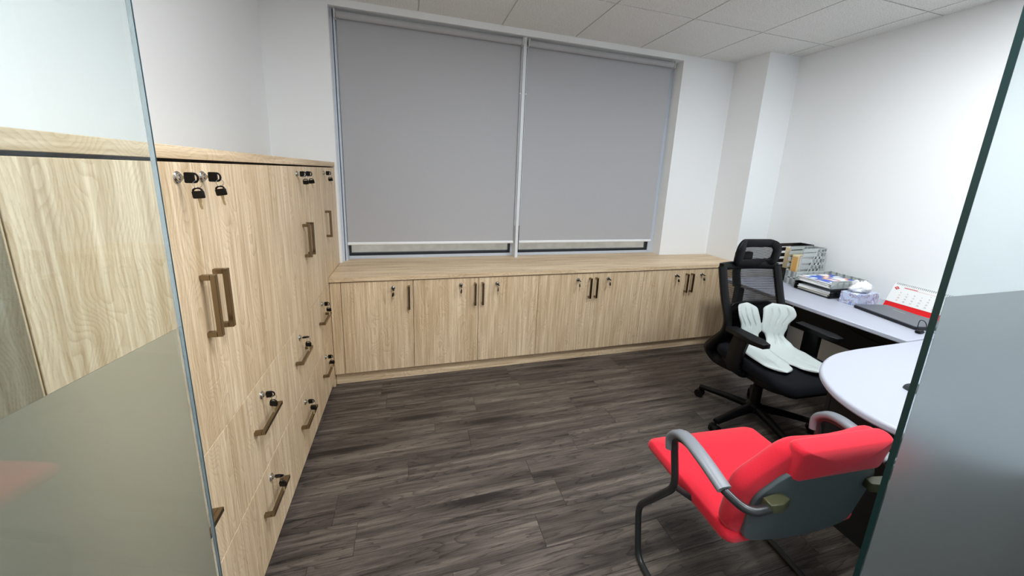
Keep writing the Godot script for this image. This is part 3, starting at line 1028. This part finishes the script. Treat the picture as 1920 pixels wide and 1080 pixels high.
# ---------------------------------------------------------------- black office chair (faces +z)
func make_office_chair() -> void:
	var t := thing("office_chair", "black high-back mesh office chair with headrest and armrests, at the desk", "chair", Vector3(2.61, 0, 0.95), -3.0)
	# base
	for k in 5:
		var an := deg_to_rad(46.0 + 72.0 * k)
		var d := Vector3(-sin(an - 0.35), 0, -cos(an - 0.35))
		var lg := MB.new()
		lg.sweep([d * 0.03 + Vector3(0, 0.112, 0), d * 0.16 + Vector3(0, 0.102, 0), d * 0.330 + Vector3(0, 0.078, 0)], [Vector2(-0.024, -0.016), Vector2(0.024, -0.016), Vector2(0.020, 0.010), Vector2(0.004, 0.016), Vector2(-0.004, 0.016), Vector2(-0.020, 0.010)], Vector3.UP, func(u): return 1.15 - 0.4 * u)
		part(t, "base_leg", lg, M.plastic)
		var c := d * 0.330
		var sd := d.cross(Vector3.UP)
		var cs := MB.new()
		cs.tube([c + Vector3(0, 0.072, 0), c + Vector3(0, 0.03, 0)], 0.008, 8, Vector3.RIGHT)
		cs.tube([c + Vector3(0, 0.03, 0) - sd * 0.006, c + Vector3(0, 0.03, 0) + sd * 0.006], 0.024, 12)
		var ca := part(t, "caster", cs, M.plastic)
		for s in [-1.0, 1.0]:
			part(ca, "wheel", MB.new().tube([c + Vector3(0, 0.028, 0) + sd * s * 0.007, c + Vector3(0, 0.028, 0) + sd * s * 0.024], 0.027, 18), M.plastic)
	var hub := MB.new()
	hub.lathe([Vector2(0, 0.085), Vector2(0.048, 0.085), Vector2(0.050, 0.125), Vector2(0.036, 0.135), Vector2(0.027, 0.14), Vector2(0.027, 0.26), Vector2(0.018, 0.262), Vector2(0.018, 0.38), Vector2(0, 0.38)], 20)
	part(t, "gas_column", hub, M.plastic)
	part(t, "tilt_mechanism", lh(Vector3(-0.085, 0.365, -0.14), Vector3(0.085, 0.420, 0.14), 0.015), M.plastic)
	part(t, "tilt_lever", MB.new().tube([Vector3(0.05, 0.385, 0.03), Vector3(0.27, 0.385, 0.03)], 0.006, 8), M.plastic)
	# seat
	var seat := MB.new()
	seat.at = Transform3D(Basis(Vector3.RIGHT, PI / 2), Vector3(0, 0.455, 0.085))
	var bend := func(p: Vector3) -> Vector3:
		var front: float = clampf((p.y - 0.10) / 0.16, 0.0, 1.0)
		return Vector3(p.x, p.y, p.z - p.x * p.x * 0.18 + front * front * 0.035)
	seat.pad(rrect(0.50, 0.51, 0.10, 8), 0.075, 0.034, bend, 0.004, 9)
	part(t, "seat", seat, M.seatcloth)
	var us := MB.new()
	us.at = Transform3D(Basis(Vector3.RIGHT, PI / 2), Vector3(0, 0.408, 0.07))
	us.pad(rrect(0.44, 0.44, 0.10, 8), 0.05, 0.022, func(p: Vector3) -> Vector3: return Vector3(p.x, p.y, p.z), 0.012, 6)
	part(t, "seat_shell", us, M.plastic)
	# back frame: side rails with an S profile, (y, z local, half width)
	var S := [[0.980, -0.210, 0.212], [0.90, -0.185, 0.214], [0.79, -0.150, 0.214], [0.67, -0.105, 0.212], [0.58, -0.112, 0.210], [0.50, -0.160, 0.206], [0.43, -0.205, 0.190], [0.375, -0.180, 0.16], [0.355, -0.100, 0.11]]
	for s in [-1.0, 1.0]:
		var pts := []
		for q in S: pts.append(Vector3(s * q[2], q[0], q[1]))
		part(t, "back_rail", MB.new().sweep(curve(pts, 5), [Vector2(-0.020, -0.014), Vector2(0.020, -0.014), Vector2(0.024, 0.0), Vector2(0.020, 0.014), Vector2(-0.020, 0.014), Vector2(-0.024, 0.0)], Vector3.BACK, func(u): return 1.0 + 1.1 * smoothstep(0.42, 0.72, u)), M.plastic)
	var tp := []
	for i in 11:
		var u := -1.0 + 0.2 * i
		tp.append(Vector3(u * 0.217, 0.985 + 0.006 * (1 - u * u), -0.215 - 0.028 * (1 - u * u)))
	part(t, "back_top_rail", MB.new().sweep(tp, [Vector2(-0.014, -0.032), Vector2(0.014, -0.032), Vector2(0.014, 0.014), Vector2(-0.014, 0.014)], Vector3.UP), M.plastic)
	# spine, yoke and lumbar
	part(t, "spine", MB.new().sweep(curve([Vector3(0, 0.36, -0.06), Vector3(0, 0.365, -0.17), Vector3(0, 0.46, -0.245), Vector3(0, 0.60, -0.215), Vector3(0, 0.72, -0.205)], 6), [Vector2(-0.036, -0.012), Vector2(0.036, -0.012), Vector2(0.030, 0.012), Vector2(-0.030, 0.012)], Vector3.BACK), M.plastic)
	for s in [-1.0, 1.0]:
		part(t, "yoke_arm", MB.new().sweep(curve([Vector3(s * 0.02, 0.58, -0.215), Vector3(s * 0.13, 0.51, -0.20), Vector3(s * 0.215, 0.50, -0.165)], 5), [Vector2(-0.014, -0.030), Vector2(0.014, -0.030), Vector2(0.014, 0.030), Vector2(-0.014, 0.030)], Vector3.UP), M.plastic)
	var lum := MB.new()
	lum.at = Transform3D(Basis.IDENTITY, Vector3(0, 0.665, -0.168))
	lum.pad(rrect(0.36, 0.19, 0.06, 6), 0.022, 0.010, func(p: Vector3) -> Vector3: return Vector3(p.x, p.y, p.z + p.x * p.x * 0.7), 0.0, 5)
	part(t, "lumbar_pad", lum, M.plastic)
	# mesh: fine horizontal cords with a few uprights between the rails
	var cords := MB.new()
	var prof3 := [Vector2(0.0011, 0), Vector2(-0.0006, 0.001), Vector2(-0.0006, -0.001)]
	var yy := 0.46
	while yy < 0.975:
		var z := 0.0
		var hw := 0.0
		for i in S.size() - 1:
			if yy <= S[i][0] and yy >= S[i + 1][0]:
				var f: float = (S[i][0] - yy) / (S[i][0] - S[i + 1][0])
				z = lerpf(S[i][1], S[i + 1][1], f)
				hw = lerpf(S[i][2], S[i + 1][2], f)
		var line := []
		for i in 9:
			var u := -1.0 + 0.25 * i
			line.append(Vector3(u * hw, yy, z - 0.028 * (1 - u * u)))
		cords.sweep(line, prof3.map(func(q): return q * 2.4), Vector3.UP, null, false)
		yy += 0.0068
	var cm := part(t, "back_mesh", cords, M.mesh)
	cm.set_meta("kind", "stuff")
	# headrest
	var hr := Transform3D(Basis(Vector3.RIGHT, deg_to_rad(8.0)), Vector3(0.035, 1.060, -0.20))
	var ring := []
	for q in rrect(0.285, 0.135, 0.045, 7):
		ring.append(hr * Vector3(q.x, q.y, -0.045 + q.x * q.x * 2.2))
	ring.append(ring[0]); ring.append(ring[1])
	var hp := MB.new()
	hp.sweep(ring, [Vector2(-0.024, -0.011), Vector2(0.024, -0.011), Vector2(0.024, 0.011), Vector2(-0.024, 0.011)], hr.basis * Vector3.BACK, null, false)
	var hf := part(t, "headrest", hp, M.plastic)
	var hm := MB.new()
	var hy := -0.055
	while hy < 0.056:
		var line := []
		for i in 9:
			var x := -0.132 + 0.033 * i
			line.append(hr * Vector3(x, hy, -0.045 + x * x * 2.2))
		hm.sweep(line, prof3.map(func(q): return q * 1.7), Vector3.UP, null, false)
		hy += 0.0055
	var hmm := part(hf, "headrest_mesh", hm, M.mesh)
	hmm.set_meta("kind", "stuff")
	part(t, "headrest_bracket", MB.new().sweep(curve([Vector3(-0.06, 0.84, -0.225), Vector3(-0.045, 0.93, -0.262), Vector3(-0.02, 0.99, -0.275), Vector3(0.0, 1.04, -0.262)], 5), [Vector2(-0.022, -0.012), Vector2(0.022, -0.012), Vector2(0.022, 0.012), Vector2(-0.022, 0.012)], Vector3.BACK), M.plastic)
	part(t, "headrest_mount", lh(Vector3(-0.075, 1.015, -0.275), Vector3(0.045, 1.065, -0.238), 0.008), M.plastic)
	# arms
	for s in [-1.0, 1.0]:
		var sup := MB.new()
		sup.sweep(curve([Vector3(s * 0.14, 0.405, 0.05), Vector3(s * 0.262, 0.415, 0.05), Vector3(s * 0.276, 0.52, 0.05), Vector3(s * 0.262, 0.632, 0.06)], 6), [Vector2(-0.016, -0.042), Vector2(0.016, -0.042), Vector2(0.016, 0.042), Vector2(-0.016, 0.042)], Vector3.BACK)
		part(t, "arm_support", sup, M.plastic)
		var padm := MB.new()
		padm.plate(PackedVector2Array([Vector2(s * 0.222, -0.025), Vector2(s * 0.290, -0.035), Vector2(s * 0.305, 0.15), Vector2(s * 0.282, 0.21), Vector2(s * 0.235, 0.21), Vector2(s * 0.214, 0.15)]), 0.632, 0.660, 0.005, 3)
		part(t, "arm_pad", padm, M.plastic)

# ---------------------------------------------------------------- white posture seat lying on the office chair
func make_cushion() -> void:
	var t := thing("posture_seat", "pale grey moulded posture support seat placed on the black office chair", "seat support", Vector3(2.585, 0.501, 1.03), -13.0)
	# profile along the middle: (y, z) from the front edge, along the pan, up the back
	var prof := curve([Vector3(0, 0.012, 0.20), Vector3(0, 0.008, 0.12), Vector3(0, 0.006, 0.02), Vector3(0, 0.020, -0.07), Vector3(0, 0.070, -0.125), Vector3(0, 0.140, -0.145), Vector3(0, 0.205, -0.165), Vector3(0, 0.265, -0.195)], 10)
	var N := prof.size()
	# half width along the profile
	var hwp := [[0.0, 0.150], [0.12, 0.185], [0.30, 0.190], [0.45, 0.165], [0.58, 0.135], [0.70, 0.150], [0.85, 0.185], [0.95, 0.178], [1.0, 0.135]]
	var hw := func(u: float) -> float:
		for i in hwp.size() - 1:
			if u <= hwp[i + 1][0]:
				var f: float = (u - hwp[i][0]) / (hwp[i + 1][0] - hwp[i][0])
				return lerpf(hwp[i][1], hwp[i + 1][1], smoothstep(0.0, 1.0, f))
		return 0.13
	# slot between the two thigh pads and between the two back wings: inner half width
	var gap := func(u: float) -> float:
		if u < 0.16: return 0.030 * pow(1.0 - u / 0.16, 0.5) + 0.004
		if u > 0.74: return 0.005 + 0.020 * (u - 0.74) / 0.26
		if u > 0.49 and u < 0.63: return 0.024 * sqrt(maxf(0.0, 1.0 - pow((u - 0.56) / 0.07, 2.0))) + 0.0005
		return 0.0005
	for s in [-1.0, 1.0]:
		var top := []
		var bot := []
		for i in N:
			var u := float(i) / (N - 1)
			var p: Vector3 = prof[i]
			var d: Vector3 = (prof[min(i + 1, N - 1)] - prof[max(i - 1, 0)]).normalized()
			var nn := Vector3(0, d.z, -d.y) * -1.0  # towards the sitter
			if nn.y < 0.0 and u < 0.5: nn = -nn
			if u >= 0.5 and nn.z < 0.0: nn = -nn
			var a: float = gap.call(u)
			var b: float = hw.call(u)
			# rounded ends of each lobe
			var e0: float = smoothstep(0.0, 0.10, u)
			var e1: float = smoothstep(0.0, 0.09, 1.0 - u)
			var mid: float = lerpf(a, b, 0.55)
			a = lerpf(mid, a, sqrt(e0 * e1))
			b = lerpf(mid, b, sqrt(e0 * e1))
			var rt := PackedVector3Array()
			var rb := PackedVector3Array()
			for j in 65:
				var v := float(j) / 64.0
				var x := lerpf(a, b, v)
				var wrap := (0.30 * x * x + 2.2 * pow(maxf(0.0, x - 0.10), 2.0)) * (0.5 + 1.6 * smoothstep(0.35, 0.8, u))
				var rim := sqrt(maxf(0.0, 1.0 - pow(2.0 * v - 1.0, 8.0))) * sqrt(maxf(0.0, smoothstep(0.0, 0.05, u) * smoothstep(0.0, 0.05, 1.0 - u)))
				var th := 0.011 * rim
				# pressed channels along the back wings and the thigh pads
				var ch := 0.0
				if u > 0.66 and u < 0.93:
					for c in [0.30, 0.55, 0.80]:
						ch += exp(-pow((v - c) / 0.022, 2.0)) * smoothstep(0.66, 0.70, u) * smoothstep(0.0, 0.05, 0.93 - u)
				if u > 0.07 and u < 0.28:
					ch += exp(-pow((v - 0.52) / 0.05, 2.0)) * smoothstep(0.07, 0.1, u) * smoothstep(0.0, 0.05, 0.28 - u)
				if u > 0.40 and u < 0.62:
					for c in [0.45, 0.70]:
						ch += 0.8 * exp(-pow((v - c) / 0.05, 2.0)) * smoothstep(0.40, 0.46, u) * smoothstep(0.0, 0.05, 0.62 - u)
				var base := p + nn * wrap + Vector3(s * x, 0.0, 0.0)
				rt.append(base + nn * (th - 0.009 * ch * rim))
				rb.append(base - nn * th * 0.5)
			top.append(rt)
			bot.append(rb)
		var m := MB.new()
		m.grid(top, false, Vector3(0, -0.6, -0.6))
		m.grid(bot, false, Vector3(0, 0.6, 0.6))
		part(t, "shell_half", m, M.cushion)

# ---------------------------------------------------------------- things on the desks
func perforated(m: MB, o: Vector3, u: Vector3, v: Vector3, w: float, h: float, nu: int, nv: int, bar: float, th: float, top_at = null) -> void:
	# plate from o along u (w) and v (h) pierced by nu x nv openings; top_at(x) limits the height
	var nrm := u.cross(v).normalized()
	var cw := w / nu
	var chh := h / nv
	var b := Basis(u.normalized(), v.normalized(), nrm)
	m.at = Transform3D(b, o)
	for i in nu + 1:
		var x := clampf(cw * i, bar / 2, w - bar / 2)
		var hh: float = h if top_at == null else top_at.call(x)
		m.lohi(Vector3(x - bar / 2, 0, -th / 2), Vector3(x + bar / 2, hh, th / 2), 0.0004)
	for j in nv + 1:
		var y := clampf(chh * j, bar / 2, h - bar / 2)
		var x1 := w
		if top_at != null:
			x1 = 0.0
			var xx := w
			while xx > 0.0:
				if top_at.call(xx) >= y:
					x1 = xx
					break
				xx -= 0.004
			if x1 < 0.02: continue
		m.lohi(Vector3(0, maxf(y - bar * 0.62, 0.0), -th / 2), Vector3(x1, minf(y + bar * 0.62, h), th / 2), 0.0004)
	m.at = Transform3D.IDENTITY

func magazine_file(at: Vector3, turn: float, mt: Material, label: String) -> void:
	# local: x depth (low front at 0, tall back at D), z width
	var t := thing("magazine_file", label, "magazine file", at, turn, "perforated magazine files on the desk")
	var D := 0.255
	var H := 0.295
	var Wd := 0.100
	var limit := func(x: float) -> float:
		return clampf(0.105 + (x - 0.085) * 2.6, 0.105, H)
	for z in [0.0, Wd]:
		var m := MB.new()
		perforated(m, Vector3(0, 0, z), Vector3.RIGHT, Vector3.UP, D, H, 6, 6, 0.024, 0.003, limit)
		# sloping top edge
		m.sweep([Vector3(0.0, 0.101, z), Vector3(0.085, 0.101, z), Vector3(0.085 + (H - 0.105) / 2.6, H - 0.004, z), Vector3(D, H - 0.004, z)], [Vector2(-0.0025, -0.004), Vector2(0.0025, -0.004), Vector2(0.0025, 0.004), Vector2(-0.0025, 0.004)], Vector3.UP)
		part(t, "side", m, mt)
	var bk := MB.new()
	perforated(bk, Vector3(D, 0, 0), Vector3.BACK, Vector3.UP, Wd, H, 3, 6, 0.018, 0.003)
	part(t, "back", bk, mt)
	var fr := MB.new()
	perforated(fr, Vector3(0, 0, 0), Vector3.BACK, Vector3.UP, Wd, 0.105, 2, 3, 0.022, 0.003)
	part(t, "front", fr, mt)
	part(t, "bottom", lh(Vector3(0, 0, 0), Vector3(D, 0.003, Wd), 0.0005), mt)

func letter_tray(at: Vector3, turn: float, mt: Material, label: String) -> void:
	# local: x depth (open front at 0), z width
	var t := thing("letter_tray", label, "letter tray", at, turn, "stacked letter trays on the desk")
	var D := 0.33
	var Wd := 0.25
	var H := 0.056
	var b := MB.new()
	b.lohi(Vector3(0, 0.004, 0), Vector3(D, 0.007, Wd), 0.001)
	part(t, "bottom", b, mt)
	for z in [0.0, Wd]:
		var m := MB.new()
		perforated(m, Vector3(0.0, 0.004, z), Vector3.RIGHT, Vector3.UP, D, H, 6, 2, 0.015, 0.003, func(x: float) -> float: return clampf(0.016 + x * 0.7, 0.016, H))
		m.sweep([Vector3(0, 0.018, z), Vector3(0.062, H + 0.001, z), Vector3(D, H + 0.001, z)], [Vector2(-0.002, -0.004), Vector2(0.002, -0.004), Vector2(0.002, 0.004), Vector2(-0.002, 0.004)], Vector3.UP)
		part(t, "side", m, mt)
	var bk := MB.new()
	perforated(bk, Vector3(D, 0.004, 0), Vector3.BACK, Vector3.UP, Wd, H, 5, 2, 0.015, 0.003)
	part(t, "back", bk, mt)
	var ft := MB.new()
	for x in [0.02, D - 0.02]:
		for z in [0.012, Wd - 0.012]:
			ft.lohi(Vector3(x - 0.008, 0, z - 0.006), Vector3(x + 0.008, 0.0045, z + 0.006), 0.0005)
	part(t, "feet", ft, mt)

func sheet_stack(called: String, at: Vector3, turn: float, size: Vector3, n: int, sd: int, label: String, mats: Array, top: Material) -> void:
	var t := thing(called, label, "papers", at, turn)
	var r := RandomNumberGenerator.new()
	r.seed = sd
	var y := 0.0
	for k in n:
		var h := size.y / n
		var m := MB.new()
		m.at = Transform3D(Basis(Vector3.UP, r.randf_range(-0.04, 0.04)), Vector3(r.randf_range(-0.008, 0.006), y, r.randf_range(-0.008, 0.008)))
		m.lohi(Vector3(-size.x / 2, 0.0002, -size.z / 2), Vector3(size.x / 2, h - 0.0002, size.z / 2), 0.0005)
		part(t, "booklet", m, mats[k % mats.size()])
		y += h
	if top:
		var m := MB.new()
		m.at = Transform3D(Basis(Vector3.UP, 0.03), Vector3(0, y, 0))
		m.lohi(Vector3(-size.x / 2 + 0.003, 0.0002, -size.z / 2 + 0.003), Vector3(size.x / 2 - 0.003, 0.002, size.z / 2 - 0.003), 0.0004)
		m.flat(Vector3(-size.x / 2 + 0.004, 0.0022, -size.z / 2 + 0.004), Vector3(size.x / 2 - 0.004, 0.0022, -size.z / 2 + 0.004), Vector3(size.x / 2 - 0.004, 0.0022, size.z / 2 - 0.004), Vector3(-size.x / 2 + 0.004, 0.0022, size.z / 2 - 0.004), Vector3.UP)
		part(t, "cover", m, top)

func make_desk_things() -> void:
	var Y := DESK_Y
	magazine_file(Vector3(3.455, Y, 0.285), 3.0, M.trayblack, "black perforated magazine file holding a cream folder on the desk")
	magazine_file(Vector3(3.405, Y, 0.412), 2.0, M.traygrey, "grey perforated magazine file holding a brown envelope on the desk")
	var f := thing("folder", "cream card folder standing in the black magazine file", "folder", Vector3(3.580, Y + 0.0045, 0.330), 3.0)
	var fm := MB.new()
	fm.lohi(Vector3(-0.075, 0, -0.030), Vector3(0.10, 0.262, 0.035), 0.002)
	part(f, "card", fm, M.cream)
	part(f, "inner_sheets", lh(Vector3(-0.07, 0.006, 0.0355), Vector3(0.08, 0.245, 0.0425), 0.0), M.paper)
	var e := thing("envelope", "brown padded envelope standing in the grey magazine file", "envelope", Vector3(3.50, Y + 0.0045, 0.455), 2.0)
	var em := MB.new()
	em.lohi(Vector3(-0.075, 0, -0.034), Vector3(0.08, 0.228, 0.022), 0.004)
	part(e, "envelope_body", em, M.cream)
	part(e, "envelope_flap", lh(Vector3(-0.0768, 0.05, -0.026), Vector3(-0.0751, 0.215, 0.012), 0.0), M.manila)
	part(e, "inner_sheets", lh(Vector3(-0.070, 0.0, 0.0225), Vector3(0.075, 0.225, 0.040), 0.001), M.paper)
	letter_tray(Vector3(3.330, Y, 0.548), -3.0, M.trayblack, "black letter tray under the grey one, filled with papers")
	letter_tray(Vector3(3.335, Y + 0.0652, 0.542), -3.0, M.traygrey, "grey letter tray on top of the black one, holding a blue magazine")
	sheet_stack("paper_stack", Vector3(3.485, Y + 0.0075, 0.680), -3.0, Vector3(0.298, 0.036, 0.212), 6, 3, "pile of papers lying in the black letter tray", [M.paper, M.paper2, M.cream, M.paper], null)
	sheet_stack("magazine_stack", Vector3(3.485, Y + 0.0727, 0.675), -3.0, Vector3(0.298, 0.032, 0.212), 6, 9, "pile of white magazines with a blue cover in the grey letter tray", [M.paper, M.paper, M.paper2, M.paper], M.magazine)
	# tissue box
	var tb := thing("tissue_box", "patterned blue and white tissue box on the desk, with a tissue pulled out", "tissue box", Vector3(3.447, Y, 0.893), 3.0)
	part(tb, "carton", lh(Vector3(-0.11, 0, -0.052), Vector3(0.11, 0.078, 0.052), 0.002), M.pattern)
	part(tb, "opening", MB.new().plate(rrect(0.13, 0.045, 0.022, 6), 0.0778, 0.0786, 0.0002, 1), M.ink)
	var tr := RandomNumberGenerator.new()
	tr.seed = 12
	var rows := []
	for i in 10:
		var u := i / 9.0
		var r := PackedVector3Array()
		for j in 28:
			var an := TAU * j / 28.0
			var fold := 1.0 + 0.42 * sin(an * 4.0 + u * 1.5) * (0.3 + u) + tr.randf_range(-0.16, 0.16)
			var rx := (0.060 + 0.035 * sin(u * 2.6)) * fold * (1.0 - 0.62 * u)
			var rz := (0.020 + 0.055 * sin(u * 2.6)) * fold * (1.0 - 0.62 * u)
			r.append(Vector3(cos(an) * rx - 0.020 * u, 0.0785 + 0.070 * u + 0.012 * sin(an * 3.0 + 1.0) * u, sin(an) * rz))
		rows.append(r)
	var last := PackedVector3Array()
	for j in 28: last.append(Vector3(-0.02, 0.138, 0.0))
	rows.append(last)
	part(tb, "tissue", MB.new().grid(rows, true), M.tissue)
	# laptop, closed
	var lp := thing("laptop", "closed dark grey laptop lying on the desk in front of the calendar", "laptop", Vector3(3.375, Y, 1.150), -13.0)
	part(lp, "base", MB.new().plate(rrect(0.237, 0.354, 0.012, 5), 0.002, 0.0165, 0.002, 3), M.laptop_dark)
	var lid := part(lp, "lid", MB.new().plate(rrect(0.235, 0.352, 0.012, 5), 0.017, 0.0225, 0.0015, 3), M.laptop)
	part(lid, "logo_strip", lh(Vector3(0.055, 0.0226, -0.09), Vector3(0.060, 0.0229, -0.02), 0.0), M.traygrey)
	var ft := MB.new()
	for x in [-0.10, 0.10]:
		for z in [-0.15, 0.15]:
			ft.lohi(Vector3(x - 0.008, 0, z - 0.008), Vector3(x + 0.008, 0.0025, z + 0.008), 0.0004)
	part(lp, "feet", ft, M.laptop_dark)
	# desk calendar: tent with a red base card and white leaves
	var cal := thing("desk_calendar", "white spiral desk calendar on a red stand, leaning by the wall", "calendar", Vector3(3.640, Y, 1.105), -4.0)
	var tilt := Transform3D(Basis(Vector3.BACK, deg_to_rad(-22.0)), Vector3(-0.062, 0.0, 0.0))
	var st := MB.new()
	st.at = tilt
	st.lohi(Vector3(-0.001, 0.0, -0.145), Vector3(0.001, 0.168, 0.145), 0.0003)
	st.at = Transform3D(Basis(Vector3.BACK, deg_to_rad(20.0)), Vector3(0.058, 0.0, 0.0))
	st.lohi(Vector3(-0.001, 0.0, -0.145), Vector3(0.001, 0.166, 0.145), 0.0003)
	st.at = Transform3D.IDENTITY
	st.lohi(Vector3(-0.062, 0.0, -0.145), Vector3(0.058, 0.0015, 0.145), 0.0003)
	part(cal, "stand", st, M.paper)
	var rs := MB.new()
	rs.at = tilt
	rs.lohi(Vector3(-0.0022, 0.001, -0.1452), Vector3(-0.0011, 0.040, 0.1452), 0.0002)
	part(cal, "red_strip", rs, M.calred)
	var lv := MB.new()
	lv.at = tilt
	lv.lohi(Vector3(-0.005, 0.036, -0.144), Vector3(-0.0015, 0.166, 0.144), 0.0003)
	var leaf := part(cal, "leaves", lv, M.paper)
	var bd := MB.new()
	for k in 30:
		var z := -0.132 + 0.264 * k / 29.0
		var ring := []
		for i in 9:
			var an := TAU * i / 8.0
			ring.append(tilt * Vector3(-0.002 + cos(an) * 0.006, 0.164 + sin(an) * 0.006, z))
		bd.tube(ring, 0.0011, 5, Vector3.BACK)
	part(cal, "wire_binding", bd, M.wire)
	# printing faces -x
	var face := tilt * Transform3D(Basis(Vector3(0, 0, 1), Vector3(0, 1, 0), Vector3(-1, 0, 0)), Vector3(-0.0053, 0, 0))
	var em2 := MB.new()
	em2.at = face
	em2.flat(Vector3(-0.122, 0.146, 0), Vector3(-0.108, 0.134, 0), Vector3(-0.122, 0.122, 0), Vector3(-0.136, 0.134, 0), Vector3.BACK)
	em2.lohi(Vector3(-0.088, 0.1445, -0.0001), Vector3(-0.020, 0.1485, 0.0001), 0.0)
	em2.lohi(Vector3(-0.088, 0.1415, -0.0001), Vector3(0.135, 0.1425, 0.0001), 0.0)
	part(leaf, "emblem_print", em2, M.redink)
	var ed := MB.new()
	ed.at = face
	ed.lohi(Vector3(-0.127, 0.1325, 0.0001), Vector3(-0.117, 0.1355, 0.0003), 0.0)
	part(leaf, "emblem_bar", ed, M.paper)
	var font := SystemFont.new()
	font.font_names = PackedStringArray(["Droid Sans"])
	for d in 31:
		var tm := TextMesh.new()
		tm.text = str(d + 1)
		tm.font = font
		tm.font_size = 16
		tm.pixel_size = 0.00062
		tm.depth = 0.0002
		var o := MeshInstance3D.new()
		o.name = "date_print"
		o.mesh = tm
		o.set_surface_override_material(0, M.ink if (d + 4) % 7 != 0 else M.redink)
		leaf.add_child(o, true)
		var col := (d + 4) % 7
		var rowi := (d + 4) / 7
		o.transform = face * Transform3D(Basis.IDENTITY, Vector3(-0.092 + 0.0355 * col, 0.128 - 0.0185 * rowi, 0.0004))
	# plug and lead of the laptop
	var pl := thing("charging_lead", "black charging lead and plug beside the closed laptop", "cable", Vector3(3.190, Y, 1.328), 0.0)
	part(pl, "plug", lh(Vector3(-0.022, 0.0005, -0.012), Vector3(0.022, 0.016, 0.012), 0.005), M.black)
	part(pl, "lead", MB.new().tube(curve([Vector3(0.022, 0.008, 0.0), Vector3(0.05, 0.03, 0.0), Vector3(0.055, 0.055, -0.012), Vector3(0.03, 0.066, -0.020), Vector3(0.008, 0.050, -0.016), Vector3(-0.006, 0.024, -0.004), Vector3(0.03, 0.019, 0.016), Vector3(0.10, 0.003, 0.04), Vector3(0.22, 0.003, 0.08), Vector3(0.40, 0.003, 0.10)], 7), 0.002, 7), M.black)
	# mouse on the return desk
	var ms := thing("computer_mouse", "dark grey computer mouse on the rounded return desk", "mouse", Vector3(2.402, Y, 1.715), 30.0)
	var mrows := []
	for i in 7:
		var an := PI / 2 * i / 6.0
		var r := PackedVector3Array()
		for j in 20:
			var q := TAU * j / 20.0
			r.append(Vector3(cos(q) * 0.030 * cos(an) * (1.0 - 0.12 * sin(q)), 0.001 + 0.032 * sin(an), sin(q) * 0.054 * cos(an)))
		mrows.append(r)
	part(ms, "mouse_body", MB.new().grid(mrows, true), M.mouse)
	part(ms, "scroll_wheel", MB.new().tube([Vector3(-0.004, 0.0275, -0.026), Vector3(0.004, 0.0275, -0.026)], 0.006, 12), M.black)
	# cable hanging under the straight desk
	var cb := thing("hanging_cable", "black cable sagging below the straight white desk", "cable", Vector3(3.68, 0.42, 0.9), 0.0)
	part(cb, "cord", MB.new().tube(curve([Vector3(0.012, 0.26, -0.42), Vector3(-0.02, 0.14, -0.30), Vector3(-0.03, 0.05, -0.1), Vector3(-0.03, 0.03, 0.12), Vector3(-0.02, 0.08, 0.3), Vector3(0.012, 0.26, 0.38)], 8), 0.005, 7), M.black)

func _ready() -> void:
	rng.seed = 41
	make_materials()
	make_view()
	make_room()
	roller_blind(0.054, 1.366, "grey roller blind closer to the tall cabinets", 1.372)
	roller_blind(1.424, 2.765, "grey roller blind closer to the white column", 1.418)
	make_tall()
	make_low()
	make_glass()
	make_desks()
	make_red_chair()
	make_office_chair()
	make_cushion()
	make_desk_things()
